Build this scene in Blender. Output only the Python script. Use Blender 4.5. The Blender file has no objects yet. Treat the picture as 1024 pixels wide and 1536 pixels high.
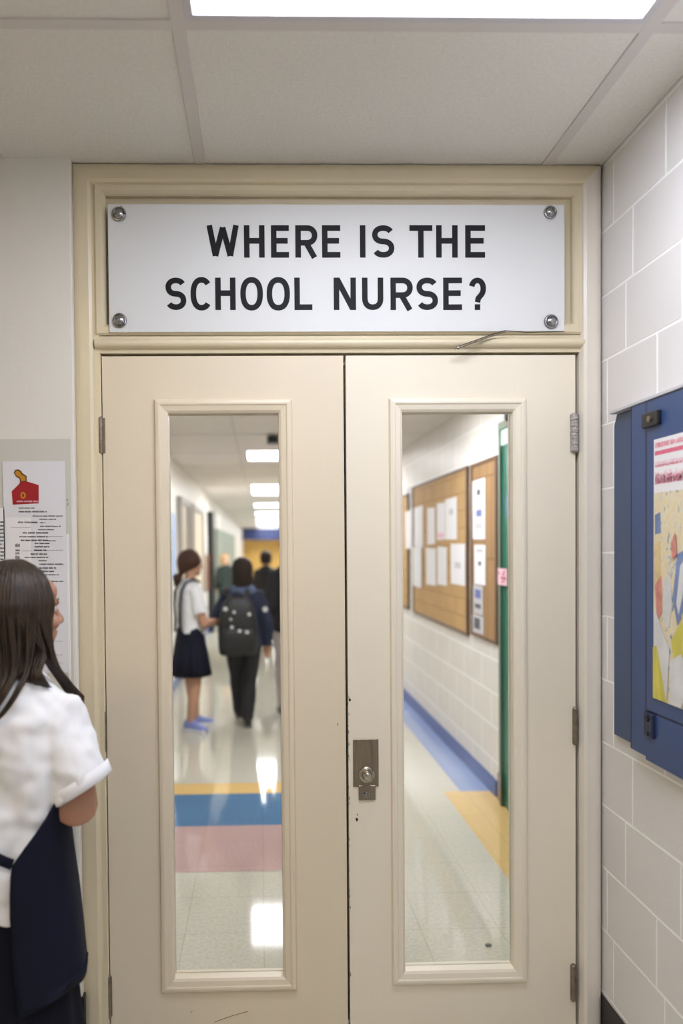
import bpy, bmesh, math, random
from mathutils import Vector, Matrix, noise as mnoise

random.seed(7)
S = bpy.context.scene
COL = S.collection
PI = math.pi

# ------------------------------------------------------------------ camera
FPX, D, EYE = 1134.0, 2.29, 1.5
psi, phi, rho = 0.0235, -0.021, 0.009
AX, AY = 417.0, 842.0
CAM = Vector((0, -D, EYE))
fw = Vector((math.sin(psi) * math.cos(phi), math.cos(psi) * math.cos(phi), math.sin(phi)))
r0 = Vector((math.cos(psi), -math.sin(psi), 0))
u0 = r0.cross(fw)
rt = r0 * math.cos(rho) - u0 * math.sin(rho)
up = u0 * math.cos(rho) + r0 * math.sin(rho)


def ray(px, py):
    return fw + rt * ((px - AX) / FPX) - up * ((py - AY) / FPX)


def onY(px, py, Y):
    d = ray(px, py)
    return CAM + d * ((Y - CAM.y) / d.y)


def onX(px, py, X):
    d = ray(px, py)
    return CAM + d * ((X - CAM.x) / d.x)


def onZ(px, py, Z):
    d = ray(px, py)
    return CAM + d * ((Z - CAM.z) / d.z)


cd = bpy.data.cameras.new('camera')
cam = bpy.data.objects.new('camera', cd)
COL.objects.link(cam)
M = Matrix.Identity(4)
for i, c in enumerate((rt, up, -fw)):
    for j in range(3):
        M[j][i] = c[j]
M.translation = CAM
cam.matrix_world = M
cd.sensor_fit = 'AUTO'
cd.sensor_width = 36
cd.lens = FPX / 1536 * 36
cd.shift_x = (512 - AX) / 1536
cd.shift_y = (AY - 768) / 1536
cd.clip_start = 0.05
cd.dof.use_dof = True
cd.dof.focus_distance = 2.28
cd.dof.aperture_fstop = 1.35
S.camera = cam


# --------------------------------------------------------------- materials
def lin(c):
    out = []
    for v in c:
        v /= 255
        out.append(v / 12.92 if v <= .04045 else ((v + .055) / 1.055) ** 2.4)
    return (*out, 1)


def mat(name, col, rough=.5, metal=0., var=None, bump=None, spec=.5, coat=0., sheen=0., vec='Object', stretch=(1, 1, 1), col2=None):
    """var = (scale, amount) mottles the colour; bump = (scale, strength)."""
    m = bpy.data.materials.new(name)
    m.use_nodes = True
    nt = m.node_tree
    b = nt.nodes['Principled BSDF']
    b.inputs['Base Color'].default_value = lin(col)
    b.inputs['Roughness'].default_value = rough
    b.inputs['Metallic'].default_value = metal
    b.inputs['Specular IOR Level'].default_value = spec
    b.inputs['Coat Weight'].default_value = coat
    b.inputs['Sheen Weight'].default_value = sheen
    if var or bump:
        tc = nt.nodes.new('ShaderNodeTexCoord')
        mp = nt.nodes.new('ShaderNodeMapping')
        mp.inputs['Scale'].default_value = stretch
        nt.links.new(tc.outputs[vec], mp.inputs['Vector'])
    if var:
        n = nt.nodes.new('ShaderNodeTexNoise')
        n.inputs['Scale'].default_value = var[0]
        n.inputs['Detail'].default_value = 5
        nt.links.new(mp.outputs[0], n.inputs['Vector'])
        r = nt.nodes.new('ShaderNodeValToRGB')
        a = var[1]
        base = lin(col)
        if col2:
            c0, c1 = lin(col2), base
        else:
            c0 = tuple(v * (1 - a) for v in base[:3]) + (1,)
            c1 = tuple(min(1, v * (1 + a * .5)) for v in base[:3]) + (1,)
        r.color_ramp.elements[0].color = c0
        r.color_ramp.elements[1].color = c1
        r.color_ramp.elements[0].position = .3
        r.color_ramp.elements[1].position = .7
        nt.links.new(n.outputs['Fac'], r.inputs['Fac'])
        nt.links.new(r.outputs['Color'], b.inputs['Base Color'])
    if bump:
        n2 = nt.nodes.new('ShaderNodeTexNoise')
        n2.inputs['Scale'].default_value = bump[0]
        n2.inputs['Detail'].default_value = 4
        nt.links.new(mp.outputs[0], n2.inputs['Vector'])
        bp = nt.nodes.new('ShaderNodeBump')
        bp.inputs['Strength'].default_value = bump[1]
        bp.inputs['Distance'].default_value = .004
        nt.links.new(n2.outputs['Fac'], bp.inputs['Height'])
        nt.links.new(bp.outputs['Normal'], b.inputs['Normal'])
    return m


def emit(name, col, strength):
    m = bpy.data.materials.new(name)
    m.use_nodes = True
    b = m.node_tree.nodes['Principled BSDF']
    b.inputs['Base Color'].default_value = (.8, .8, .8, 1)
    b.inputs['Emission Color'].default_value = lin(col)
    b.inputs['Emission Strength'].default_value = strength
    return m


def glass_mat():
    m = bpy.data.materials.new('window_glass')
    m.use_nodes = True
    nt = m.node_tree
    nt.nodes.remove(nt.nodes['Principled BSDF'])
    out = nt.nodes['Material Output']
    tr = nt.nodes.new('ShaderNodeBsdfTransparent')
    tr.inputs['Color'].default_value = (.97, .98, .97, 1)
    gl = nt.nodes.new('ShaderNodeBsdfGlossy')
    gl.inputs['Roughness'].default_value = .01
    fr = nt.nodes.new('ShaderNodeFresnel')
    fr.inputs['IOR'].default_value = 1.35
    mx = nt.nodes.new('ShaderNodeMixShader')
    ge = nt.nodes.new('ShaderNodeNewGeometry')
    sb = nt.nodes.new('ShaderNodeMath')
    sb.operation = 'SUBTRACT'
    sb.inputs[0].default_value = 1
    nt.links.new(ge.outputs['Backfacing'], sb.inputs[1])
    ml = nt.nodes.new('ShaderNodeMath')
    ml.operation = 'MULTIPLY'
    nt.links.new(fr.outputs[0], ml.inputs[0])
    nt.links.new(sb.outputs[0], ml.inputs[1])
    nt.links.new(ml.outputs[0], mx.inputs['Fac'])
    nt.links.new(tr.outputs[0], mx.inputs[1])
    nt.links.new(gl.outputs[0], mx.inputs[2])
    nt.links.new(mx.outputs[0], out.inputs['Surface'])
    return m


def floor_mat(name, col, amount=.16, tile=.305):
    """glossy speckled vinyl tiles with faint joints"""
    m = mat(name, col, .065, var=(70, amount * .8), spec=.6)
    nt = m.node_tree
    b = nt.nodes['Principled BSDF']
    src = b.inputs['Base Color'].links[0].from_socket
    tc = nt.nodes.new('ShaderNodeTexCoord')
    br = nt.nodes.new('ShaderNodeTexBrick')
    br.offset = 0
    br.inputs['Scale'].default_value = 1
    br.inputs['Brick Width'].default_value = tile
    br.inputs['Row Height'].default_value = tile
    br.inputs['Mortar Size'].default_value = .0016
    br.inputs['Color1'].default_value = (1, 1, 1, 1)
    br.inputs['Color2'].default_value = (.95, .95, .95, 1)
    br.inputs['Mortar'].default_value = (.72, .7, .68, 1)
    nt.links.new(tc.outputs['Object'], br.inputs['Vector'])
    mx = nt.nodes.new('ShaderNodeMix')
    mx.data_type = 'RGBA'
    mx.blend_type = 'MULTIPLY'
    mx.inputs['Factor'].default_value = .8
    nt.links.new(src, mx.inputs[6])
    nt.links.new(br.outputs['Color'], mx.inputs[7])
    nt.links.new(mx.outputs[2], b.inputs['Base Color'])
    n = nt.nodes.new('ShaderNodeTexNoise')
    n.inputs['Scale'].default_value = 14
    n.inputs['Detail'].default_value = 2
    nt.links.new(tc.outputs['Object'], n.inputs['Vector'])
    bp = nt.nodes.new('ShaderNodeBump')
    bp.inputs['Strength'].default_value = .005
    bp.inputs['Distance'].default_value = .01
    nt.links.new(n.outputs['Fac'], bp.inputs['Height'])
    nt.links.new(bp.outputs['Normal'], b.inputs['Normal'])
    return m


def brick_mat(name, col, mortar, w, h, axis='YZ', rough=.5, size=.006, bump=.5, var=0.04):
    m = mat(name, col, rough, var=(5, var))
    nt = m.node_tree
    b = nt.nodes['Principled BSDF']
    src = b.inputs['Base Color'].links[0].from_socket
    tc = nt.nodes.new('ShaderNodeTexCoord')
    sp = nt.nodes.new('ShaderNodeSeparateXYZ')
    cb = nt.nodes.new('ShaderNodeCombineXYZ')
    nt.links.new(tc.outputs['Object'], sp.inputs[0])
    nt.links.new(sp.outputs['Y' if axis == 'YZ' else 'X'], cb.inputs['X'])
    nt.links.new(sp.outputs['Z'], cb.inputs['Y'])
    br = nt.nodes.new('ShaderNodeTexBrick')
    br.inputs['Scale'].default_value = 1
    br.inputs['Brick Width'].default_value = w
    br.inputs['Row Height'].default_value = h
    br.inputs['Mortar Size'].default_value = size
    br.inputs['Mortar Smooth'].default_value = .3
    nt.links.new(cb.outputs[0], br.inputs['Vector'])
    mx = nt.nodes.new('ShaderNodeMix')
    mx.data_type = 'RGBA'
    nt.links.new(br.outputs['Fac'], mx.inputs['Factor'])
    nt.links.new(src, mx.inputs[6])
    mx.inputs[7].default_value = lin(mortar)
    nt.links.new(mx.outputs[2], b.inputs['Base Color'])
    bp = nt.nodes.new('ShaderNodeBump')
    bp.invert = True
    bp.inputs['Strength'].default_value = bump
    bp.inputs['Distance'].default_value = .004
    nt.links.new(br.outputs['Fac'], bp.inputs['Height'])
    nt.links.new(bp.outputs['Normal'], b.inputs['Normal'])
    return m


def tile_mat():
    m = mat('ceiling_tile', (225, 222, 216), .9, var=(110, .06), spec=.2)
    nt = m.node_tree
    b = nt.nodes['Principled BSDF']
    tc = nt.nodes.new('ShaderNodeTexCoord')
    n = nt.nodes.new('ShaderNodeTexNoise')
    n.inputs['Scale'].default_value = 230
    n.inputs['Detail'].default_value = 6
    nt.links.new(tc.outputs['Object'], n.inputs['Vector'])
    bp = nt.nodes.new('ShaderNodeBump')
    bp.inputs['Strength'].default_value = .35
    bp.inputs['Distance'].default_value = .006
    nt.links.new(n.outputs['Fac'], bp.inputs['Height'])
    nt.links.new(bp.outputs['Normal'], b.inputs['Normal'])
    return m


def art_mat():
    """loose multi-coloured brush marks of the painted half of the poster"""
    m = mat('poster_paint', (220, 205, 150), .5)
    nt = m.node_tree
    b = nt.nodes['Principled BSDF']
    tc = nt.nodes.new('ShaderNodeTexCoord')
    mp = nt.nodes.new('ShaderNodeMapping')
    mp.inputs['Scale'].default_value = (16, 16, 8)
    nt.links.new(tc.outputs['Object'], mp.inputs['Vector'])
    n = nt.nodes.new('ShaderNodeTexNoise')
    n.inputs['Scale'].default_value = 3.2
    n.inputs['Detail'].default_value = 7
    n.inputs['Roughness'].default_value = .72
    n.inputs['Distortion'].default_value = .8
    nt.links.new(mp.outputs[0], n.inputs['Vector'])
    r = nt.nodes.new('ShaderNodeValToRGB')
    r.color_ramp.interpolation = 'LINEAR'
    els = r.color_ramp.elements
    els[0].position = .30
    els[0].color = lin((70, 84, 120))
    els[1].position = .72
    els[1].color = lin((214, 130, 120))
    for p, c in ((.38, (120, 132, 158)), (.44, (222, 218, 205)), (.50, (226, 212, 160)), (.56, (222, 200, 172)), (.62, (228, 222, 210)), (.67, (196, 196, 120))):
        e = els.new(p)
        e.color = lin(c)
    nt.links.new(n.outputs['Fac'], r.inputs['Fac'])
    nt.links.new(r.outputs['Color'], b.inputs['Base Color'])
    return m


MT = {
    'paint': mat('cream_door_paint', (223, 209, 185), .38, var=(1.7, .05), bump=(60, .10), stretch=(1, 1, .25)),
    'paint2': mat('pale_door_paint', (232, 222, 203), .38, var=(1.7, .05), bump=(60, .10), stretch=(1, 1, .25)),
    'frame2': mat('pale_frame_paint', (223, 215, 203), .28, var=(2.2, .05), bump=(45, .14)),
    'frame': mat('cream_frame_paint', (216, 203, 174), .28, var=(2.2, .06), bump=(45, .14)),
    'pier': mat('off_white_wall', (226, 222, 214), .6, var=(3, .03), bump=(120, .12)),
    'block': mat('white_block_paint', (225, 222, 221), .5, var=(2.5, .05), bump=(70, .15)),
    'grout': mat('white_grout', (252, 252, 252), .5),
    'tile': tile_mat(),
    'tbar': mat('white_metal_grid', (206, 200, 196), .45),
    'lframe': mat('light_frame', (196, 194, 200), .5),
    'lamp': emit('lamp_diffuser', (238, 243, 255), 12.5),
    'fillwarm': emit('added_fill_warm', (255, 222, 160), 13.0),  # for an unseen panel, added to warm the light on the left
    'fillcool': emit('added_fill_cool', (226, 236, 255), 13.0),  # for an unseen panel, added to brighten and cool the right side
    'lamphall': emit('hall_lamp_diffuser', (248, 249, 255), 15.5),
    'steel': mat('brushed_steel', (150, 138, 122), .38, .9, var=(30, .25), stretch=(6, 6, .4)),
    'hinge': mat('dull_hinge_metal', (140, 127, 112), .45, .7, var=(40, .3)),
    'hingep': mat('painted_hinge', (176, 170, 164), .5, .3, var=(120, .35), bump=(160, .8)),
    'chrome': mat('chrome', (158, 158, 160), .22, 1.),
    'knob': mat('worn_nickel', (188, 182, 170), .22, .95),
    'dark': mat('dark_gap', (34, 28, 26), .8),
    'black': mat('black_plastic', (22, 22, 25), .4),
    'rubber': mat('dark_vinyl_base', (44, 38, 38), .5),
    'sign': mat('white_sign_panel', (215, 215, 215), .42, var=(1.5, .02), spec=.35),
    'letter': mat('black_lettering', (13, 13, 18), .6, spec=.25),
    'paper': mat('white_paper', (232, 230, 232), .5),
    'lam': mat('laminated_paper', (226, 225, 230), .18, coat=.5, bump=(9, .5)),
    'sheet': mat('clear_sheet', (203, 201, 193), .3),
    'ink': mat('grey_ink', (92, 92, 98), .7),
    'inkd': mat('dark_ink', (50, 50, 56), .7),
    'red': mat('red_print', (158, 18, 34), .45),
    'gold': mat('gold_print', (190, 130, 30), .45),
    'brownp': mat('brown_print', (100, 66, 26), .45),
    'pinkp': mat('pink_print', (222, 108, 138), .5, var=(90, .12)),
    'pinkl': mat('pale_pink_print', (234, 190, 202), .5),
    'blue': mat('blue_steel', (47, 73, 122), .38, var=(4, .08)),
    'blueg': mat('blue_grey_steel', (60, 80, 116), .42, var=(4, .08)),
    'blued': mat('dark_blue_steel', (22, 34, 68), .4),
    'art': art_mat(),
    'pyel': mat('poster_yellow', (208, 198, 84), .5, var=(16, .18), stretch=(3, 3, .6)),
    'pblu': mat('poster_blue', (120, 140, 186), .5, var=(10, .4)),
    'pwht': mat('poster_white', (216, 216, 216), .5, var=(14, .14)),
    'pred': mat('poster_red', (212, 138, 128), .5, var=(40, .25)),
    'pory': mat('poster_ochre', (222, 198, 146), .5, var=(30, .2)),
    'glass': glass_mat(),
    'fl': floor_mat('floor_vinyl', (203, 199, 184), .16),
    'flyel': floor_mat('floor_vinyl_yellow', (226, 190, 126), .10),
    'flblu': floor_mat('floor_vinyl_blue', (92, 128, 164), .2),
    'flpnk': floor_mat('floor_vinyl_pink', (192, 160, 156), .14),
    'flbor': floor_mat('floor_vinyl_pale_blue', (140, 158, 200), .10),
    'hallw': mat('hall_white_wall', (228, 224, 216), .42, var=(2, .03)),
    'hallb': brick_mat('hall_block_wall', (222, 216, 208), (240, 238, 234), .405, .203, size=.008, rough=.4),
    'hallc': mat('hall_ceiling', (228, 222, 215), .8, var=(40, .05)),
    'basebl': mat('blue_baseboard', (56, 80, 142), .35),
    'cork': brick_mat('cork_board', (188, 150, 96), (166, 128, 78), .30, .12, size=.006, bump=.2, var=.10, rough=.75),
    'corkd': brick_mat('brown_cork_board', (160, 124, 82), (134, 100, 62), .16, .5, size=.008, bump=.2, var=.12, rough=.75),
    'boardfr': mat('brown_wood_frame', (112, 80, 52), .5, var=(14, .2), stretch=(1, 1, .15)),
    'green': mat('green_door_paint', (22, 98, 78), .35, var=(2, .08)),
    'greeng': mat('grey_green_frame', (120, 138, 122), .4),
    'mint': mat('pale_mint_panel', (196, 226, 212), .3),
    'greenl': mat('mid_green', (70, 140, 112), .35),
    'violet': mat('violet_blue_print', (100, 112, 170), .5),
    'tape': mat('grey_pale_paper', (196, 192, 194), .5),
    'yelwall': mat('gold_wall', (244, 200, 112), .6, var=(1.2, .15)),
    'navyband': mat('navy_band', (34, 46, 88), .5),
    'lightblue': mat('pale_blue_print', (160, 184, 224), .4, var=(6, .15)),
    'greydf': mat('pale_grey_door_frame', (168, 164, 156), .5),
    'greyfr': mat('grey_metal_frame', (112, 112, 108), .5),
    'creamd': mat('cream_hall_door', (216, 202, 176), .45),
    'brown': mat('brown_panel', (106, 64, 42), .6, var=(6, .25)),
    'greylock': mat('grey_green_locker', (150, 160, 146), .5),
    # people
    'skin': mat('skin_tan', (190, 144, 118), .5, var=(14, .05), spec=.4),
    'skind': mat('skin_brown', (172, 126, 104), .48, var=(14, .06), spec=.4),
    'skinl': mat('skin_fair', (214, 178, 156), .5, var=(14, .05), spec=.4),
    'hair': mat('brown_hair', (62, 47, 36), .42, var=(26, .55), bump=(70, .3), stretch=(5, 5, .5), spec=.35, col2=(32, 24, 19)),
    'hairb': mat('reddish_brown_hair', (72, 46, 36), .55, spec=.25, var=(26, .4), bump=(70, .4), stretch=(5, 5, .5)),
    'hairk': mat('dark_hair', (46, 34, 28), .6, var=(26, .3), stretch=(5, 5, .5), spec=.2),
    'hairy': mat('blond_hair', (204, 166, 116), .5),
    'shirt': mat('white_cotton', (232, 232, 236), .8, bump=(420, .12), sheen=.1),
    'navy': mat('navy_twill', (14, 18, 36), .8, var=(9, .15), bump=(500, .15), spec=.2),
    'navyd': mat('dark_navy_twill', (11, 14, 28), .8, var=(9, .15), spec=.2),
    'navyj': mat('navy_jacket', (26, 35, 62), .8, var=(8, .2)),
    'hood': mat('grey_blue_hood', (84, 98, 130), .75, var=(10, .2)),
    'blackcl': mat('black_cloth', (22, 22, 28), .75, var=(9, .2)),
    'greencl': mat('dark_green_cloth', (30, 44, 38), .75),
    'palecl': mat('pale_grey_cloth', (178, 168, 166), .75),
    'bag': mat('black_nylon', (22, 23, 25), .5, var=(12, .3), bump=(200, .3)),
    'badge': mat('white_badge', (214, 214, 210), .35),
    'shoeb': mat('blue_sneaker', (128, 140, 200), .6, var=(20, .2)),
    'shoew': mat('white_rubber', (216, 216, 222), .5),
    'shoek': mat('black_leather', (26, 26, 28), .3),
    'eyew': mat('eye_white', (226, 222, 216), .2),
    'eyed': mat('eye_iris', (52, 36, 26), .2),
    'lips': mat('lip', (168, 96, 84), .45),
}


# ---------------------------------------------------------------- builders
WORLD = {}


def thing(name, label, cat, loc=(0, 0, 0), yaw=0, group=None, kind=None):
    o = bpy.data.objects.new(name, None)
    o.empty_display_size = .05
    COL.objects.link(o)
    o.location = loc
    o.rotation_euler = (0, 0, yaw)
    WORLD[o.name] = Matrix.Translation(Vector(loc)) @ Matrix.Rotation(yaw, 4, 'Z')
    tag(o, label, cat, group, kind)
    return o


def tag(o, label=None, cat=None, group=None, kind=None):
    if label:
        o['label'] = label
    if cat:
        o['category'] = cat
    if group:
        o['group'] = group
    if kind:
        o['kind'] = kind
    return o


class MB:
    def __init__(self):
        self.bm = bmesh.new()
        self.mats = []
        self.cur = 0

    def use(self, m):
        if m not in self.mats:
            self.mats.append(m)
        self.cur = self.mats.index(m)
        return self

    def face(self, vs):
        try:
            f = self.bm.faces.new(vs)
            f.material_index = self.cur
            return f
        except ValueError:
            return None

    def poly(self, pts):
        return self.face([self.bm.verts.new(p) for p in pts])

    def box(self, x0, x1, y0, y1, z0, z1, bevel=0, seg=2):
        if x0 > x1: x0, x1 = x1, x0
        if y0 > y1: y0, y1 = y1, y0
        if z0 > z1: z0, z1 = z1, z0
        v = [self.bm.verts.new(p) for p in ((x0, y0, z0), (x1, y0, z0), (x1, y1, z0), (x0, y1, z0), (x0, y0, z1), (x1, y0, z1), (x1, y1, z1), (x0, y1, z1))]
        fs = [self.face([v[i] for i in q]) for q in ((3, 2, 1, 0), (4, 5, 6, 7), (0, 1, 5, 4), (1, 2, 6, 5), (2, 3, 7, 6), (3, 0, 4, 7))]
        if bevel:
            es = list({e for f in fs for e in f.edges})
            r = bmesh.ops.bevel(self.bm, geom=es, offset=bevel, segments=seg, profile=.5, affect='EDGES', clamp_overlap=True)
            for f in r['faces']:
                f.material_index = self.cur
        return self

    def prism(self, pts, ext):
        """closed polygon extruded along vector ext"""
        e = Vector(ext)
        a = [self.bm.verts.new(p) for p in pts]
        b = [self.bm.verts.new(Vector(p) + e) for p in pts]
        self.face(a)
        self.face(b[::-1])
        n = len(a)
        for i in range(n):
            self.face([a[i], b[i], b[(i + 1) % n], a[(i + 1) % n]])
        return self

    def rings(self, rs, caps=True, closed=True):
        vs = [[self.bm.verts.new(p) for p in r] for r in rs]
        n = len(vs[0])
        for a, b in zip(vs, vs[1:]):
            for i in range(n if closed else n - 1):
                j = (i + 1) % n
                self.face([a[i], a[j], b[j], b[i]])
        if caps:
            self.face(vs[0][::-1])
            self.face(vs[-1])
        return self

    def tube(self, pts, rad, seg=12, flat=1., ref=None, roundends=True, tilt_end=None):
        pts = [Vector(p) for p in pts]
        if not isinstance(rad, (list, tuple)):
            rad = [rad] * len(pts)
        rad = list(rad)
        if roundends:
            t0 = (pts[0] - pts[1]).normalized()
            t1 = (pts[-1] - pts[-2]).normalized()
            a, b = rad[0], rad[-1]
            pts = [pts[0] + t0 * a * .95, pts[0] + t0 * a * .7] + pts + [pts[-1] + t1 * b * .7, pts[-1] + t1 * b * .95]
            rad = [a * .25, a * .72] + rad + [b * .72, b * .25]
        rs = []
        n = None
        for i, p in enumerate(pts):
            t = (pts[min(i + 1, len(pts) - 1)] - pts[max(i - 1, 0)])
            if t.length < 1e-9:
                t = Vector((0, 0, 1))
            t.normalize()
            if n is None:
                n = Vector(ref) if ref else (Vector((1, 0, 0)) if abs(t.x) < .8 else Vector((0, 1, 0)))
            n = n - t * n.dot(t)
            if n.length < 1e-4:
                n = t.orthogonal()
            n.normalize()
            b = t.cross(n)
            ring = []
            for k in range(seg):
                a = 2 * PI * k / seg
                ring.append(p + n * (rad[i] * math.cos(a)) + b * (rad[i] * flat * math.sin(a)))
            rs.append(ring)
        if tilt_end:
            nrm, c = Vector(tilt_end).normalized(), pts[-1]
            ax = (pts[-1] - pts[-2]).normalized()
            rs[-1] = [q - ax * ((q - c).dot(nrm) / ax.dot(nrm)) for q in rs[-1]]
        return self.rings(rs)

    def ell(self, c, r, axes=None, seg=16):
        c = Vector(c)
        X, Y, Z = axes or (Vector((1, 0, 0)), Vector((0, 1, 0)), Vector((0, 0, 1)))
        rs = []
        h = seg // 2
        for i in range(1, h):
            a = PI * i / h
            rs.append([c + X * (r[0] * math.sin(a) * math.cos(2 * PI * k / seg)) + Y * (r[1] * math.sin(a) * math.sin(2 * PI * k / seg)) - Z * (r[2] * math.cos(a)) for k in range(seg)])
        return self.rings(rs)

    def lathe(self, c, axis, prof, seg=24):
        """prof: (distance along axis, radius)"""
        c, axis = Vector(c), Vector(axis).normalized()
        n = axis.orthogonal().normalized()
        b = axis.cross(n)
        return self.rings([[c + axis * h + (n * math.cos(2 * PI * k / seg) + b * math.sin(2 * PI * k / seg)) * max(r, 1e-4) for k in range(seg)] for h, r in prof])

    def build(self, name, m=None, parent=None, local=False, smooth=False, loc=None):
        if m and not self.mats:
            self.mats = [m]
        elif m and m not in self.mats:
            self.mats.append(m)
        bmesh.ops.recalc_face_normals(self.bm, faces=self.bm.faces)
        me = bpy.data.meshes.new(name)
        if parent is not None and not local:
            self.bm.transform(WORLD[parent.name].inverted())
        elif loc is not None:
            self.bm.transform(Matrix.Translation(-Vector(loc)))
        self.bm.to_mesh(me)
        self.bm.free()
        for k in self.mats:
            me.materials.append(k)
        if smooth:
            for p in me.polygons:
                p.use_smooth = True
        o = bpy.data.objects.new(name, me)
        COL.objects.link(o)
        base = Matrix.Identity(4)
        if parent is not None:
            o.parent = parent
            base = WORLD[parent.name]
        if loc is not None and parent is None:
            o.location = loc
            base = Matrix.Translation(Vector(loc))
        WORLD[o.name] = base
        return o


def autosmooth(o, deg=40):
    me = o.data
    for p in me.polygons:
        p.use_smooth = True
    bm = bmesh.new()
    bm.from_mesh(me)
    for e in bm.edges:
        if len(e.link_faces) == 2 and e.calc_face_angle(0) > math.radians(deg):
            e.smooth = False
    bm.to_mesh(me)
    bm.free()
    return o


def bake(o, voxel=None, smooth=4, disp=None, sub=0):
    if voxel:
        r = o.modifiers.new('remesh', 'REMESH')
        r.mode = 'VOXEL'
        r.voxel_size = voxel
        r.use_smooth_shade = True
    if smooth:
        s = o.modifiers.new('smooth', 'SMOOTH')
        s.iterations = smooth
        s.factor = .5
    if sub:
        s = o.modifiers.new('sub', 'SUBSURF')
        s.levels = s.render_levels = sub
    if disp:
        t = bpy.data.textures.new('folds', 'CLOUDS')
        t.noise_scale = disp[0]
        d = o.modifiers.new('disp', 'DISPLACE')
        d.texture = t
        d.texture_coords = 'LOCAL'
        d.strength = disp[1]
        d.mid_level = .5
        s = o.modifiers.new('smooth2', 'SMOOTH')
        s.iterations = 6
        s.factor = .5
    dg = bpy.context.evaluated_depsgraph_get()
    me = bpy.data.meshes.new_from_object(o.evaluated_get(dg))
    o.modifiers.clear()
    old = o.data
    me.name = old.name
    o.data = me
    if not me.materials:
        for k in old.materials:
            me.materials.append(k)
    for p in me.polygons:
        p.use_smooth = True
    return o


def frame_mb(mb, x0, x1, z0, z1, prof, y0, bottom=True, mats=None):
    """mitred moulding round a rectangle; prof: (inward distance, height toward the viewer)"""
    rows = []
    for d, h in prof:
        y = y0 - h
        if bottom:
            c = [(x0 + d, y, z0 + d), (x0 + d, y, z1 - d), (x1 - d, y, z1 - d), (x1 - d, y, z0 + d)]
        else:
            c = [(x0 + d, y, z0), (x0 + d, y, z1 - d), (x1 - d, y, z1 - d), (x1 - d, y, z0)]
        rows.append(c)
    # give every mitred side its own vertices so the mitre reads as a crisp line
    n = 4 if bottom else 3
    for s in range(n):
        a, b = s, (s + 1) % 4
        if mats:
            mb.use(mats[s])
        for r1, r2 in zip(rows, rows[1:]):
            mb.poly([r1[a], r1[b], r2[b], r2[a]])
    return mb


def structure(name, mb, m=None, label=None, cat=None, parent=None):
    o = mb.build(name, m, parent)
    tag(o, label, cat, None, 'structure')
    return o


# ------------------------------------------------------------- key numbers
def wx(px, py=700, Y=0.0):
    return onY(px, py, Y).x


def wz(py, px=500, Y=0.0):
    return onY(px, py, Y).z


CEIL = wz(245, 500, -.02)
XW = wx(905.5, 600, -.02)          # block wall of the lobby
PIERX = wx(109.5, 600, -.05)       # right edge of the pier on the left
CX0, CX1 = wx(111.5, 600, -.02), XW - .007
HALLZ = 1.5 + .915
HXL = onZ(254.7, 686, HALLZ).x
HXR = onZ(660, 637, HALLZ).x
HEND = 38.0
BACK = -6.2
LEFT = -2.6

# ------------------------------------------------------------- room shell
mb = MB()
mb.use(MT['fl']).poly([(LEFT, BACK, 0), (XW + .1, BACK, 0), (XW + .1, .06, 0), (LEFT, .06, 0)])
mb.poly([(HXL - .1, .06, 0), (HXR + .1, .06, 0), (HXR + .1, HEND, 0), (HXL - .1, HEND, 0)])
fz = .0009


def strip(m, x0, x1, y0, y1):
    mb.use(m).poly([(x0, y0, fz), (x1, y0, fz), (x1, y1, fz), (x0, y1, fz)])


ys = [onZ(330, p, 0).y for p in (1175, 1191, 1239, 1308)]
sx1 = .52
strip(MT['flyel'], HXL, sx1 - .12, ys[1], ys[0])
strip(MT['flblu'], HXL, sx1 - .05, ys[2], ys[1])
strip(MT['flpnk'], HXL, sx1 + .02, ys[3], ys[2])
yb = onZ(700, 1187, 0).y
strip(MT['flbor'], onZ(650, 1138, 0).x, HXR, yb, HEND)
strip(MT['flyel'], onZ(720, 1262, 0).x, HXR, .2, yb)
structure('floor', mb, None, 'speckled cream vinyl floor with yellow, blue and pink bands', 'floor')

# lobby ceiling: tiles between the grid bars
gx = [wx(2, 240, -.02), wx(300, 240, -.02), wx(820, 240, -.02)]
ycross = onZ(600, 38, CEIL).y
hb = .0165
mb = MB().use(MT['tile'])
xs = [LEFT, gx[0] - .61, gx[0], gx[1], gx[2], XW]
yy = [.0, ycross, ycross - .61, ycross - 1.22, ycross - 1.83, ycross - 2.44, ycross - 3.05, BACK]
LIGHTS = {(3, 1): 'lamp', (1, 3): 'fillwarm', (3, 4): 'fillcool', (4, 9): 'lamp'}
for i in range(len(xs) - 1):
    for j in range(len(yy) - 1):
        if (i, j) in LIGHTS:
            continue
        mb.box(xs[i] + .004, xs[i + 1] - .004, yy[j + 1] + .004, yy[j] - .004, CEIL, CEIL + .015)
mb.box(LEFT, XW, BACK, .3, CEIL + .09, CEIL + .1)
ceil = structure('ceiling', mb, None, 'suspended ceiling of rough mineral tiles in the lobby', 'ceiling')
for x in xs[1:-1]:
    MB().box(x - hb, x + hb, BACK, 0, CEIL - .004, CEIL + .012, .0015).build('grid_bar', MT['tbar'], ceil)
for y in yy[1:-1]:
    MB().box(LEFT, XW, y - hb, y + hb, CEIL - .0035, CEIL + .0115, .0015).build('grid_bar', MT['tbar'], ceil)


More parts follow.
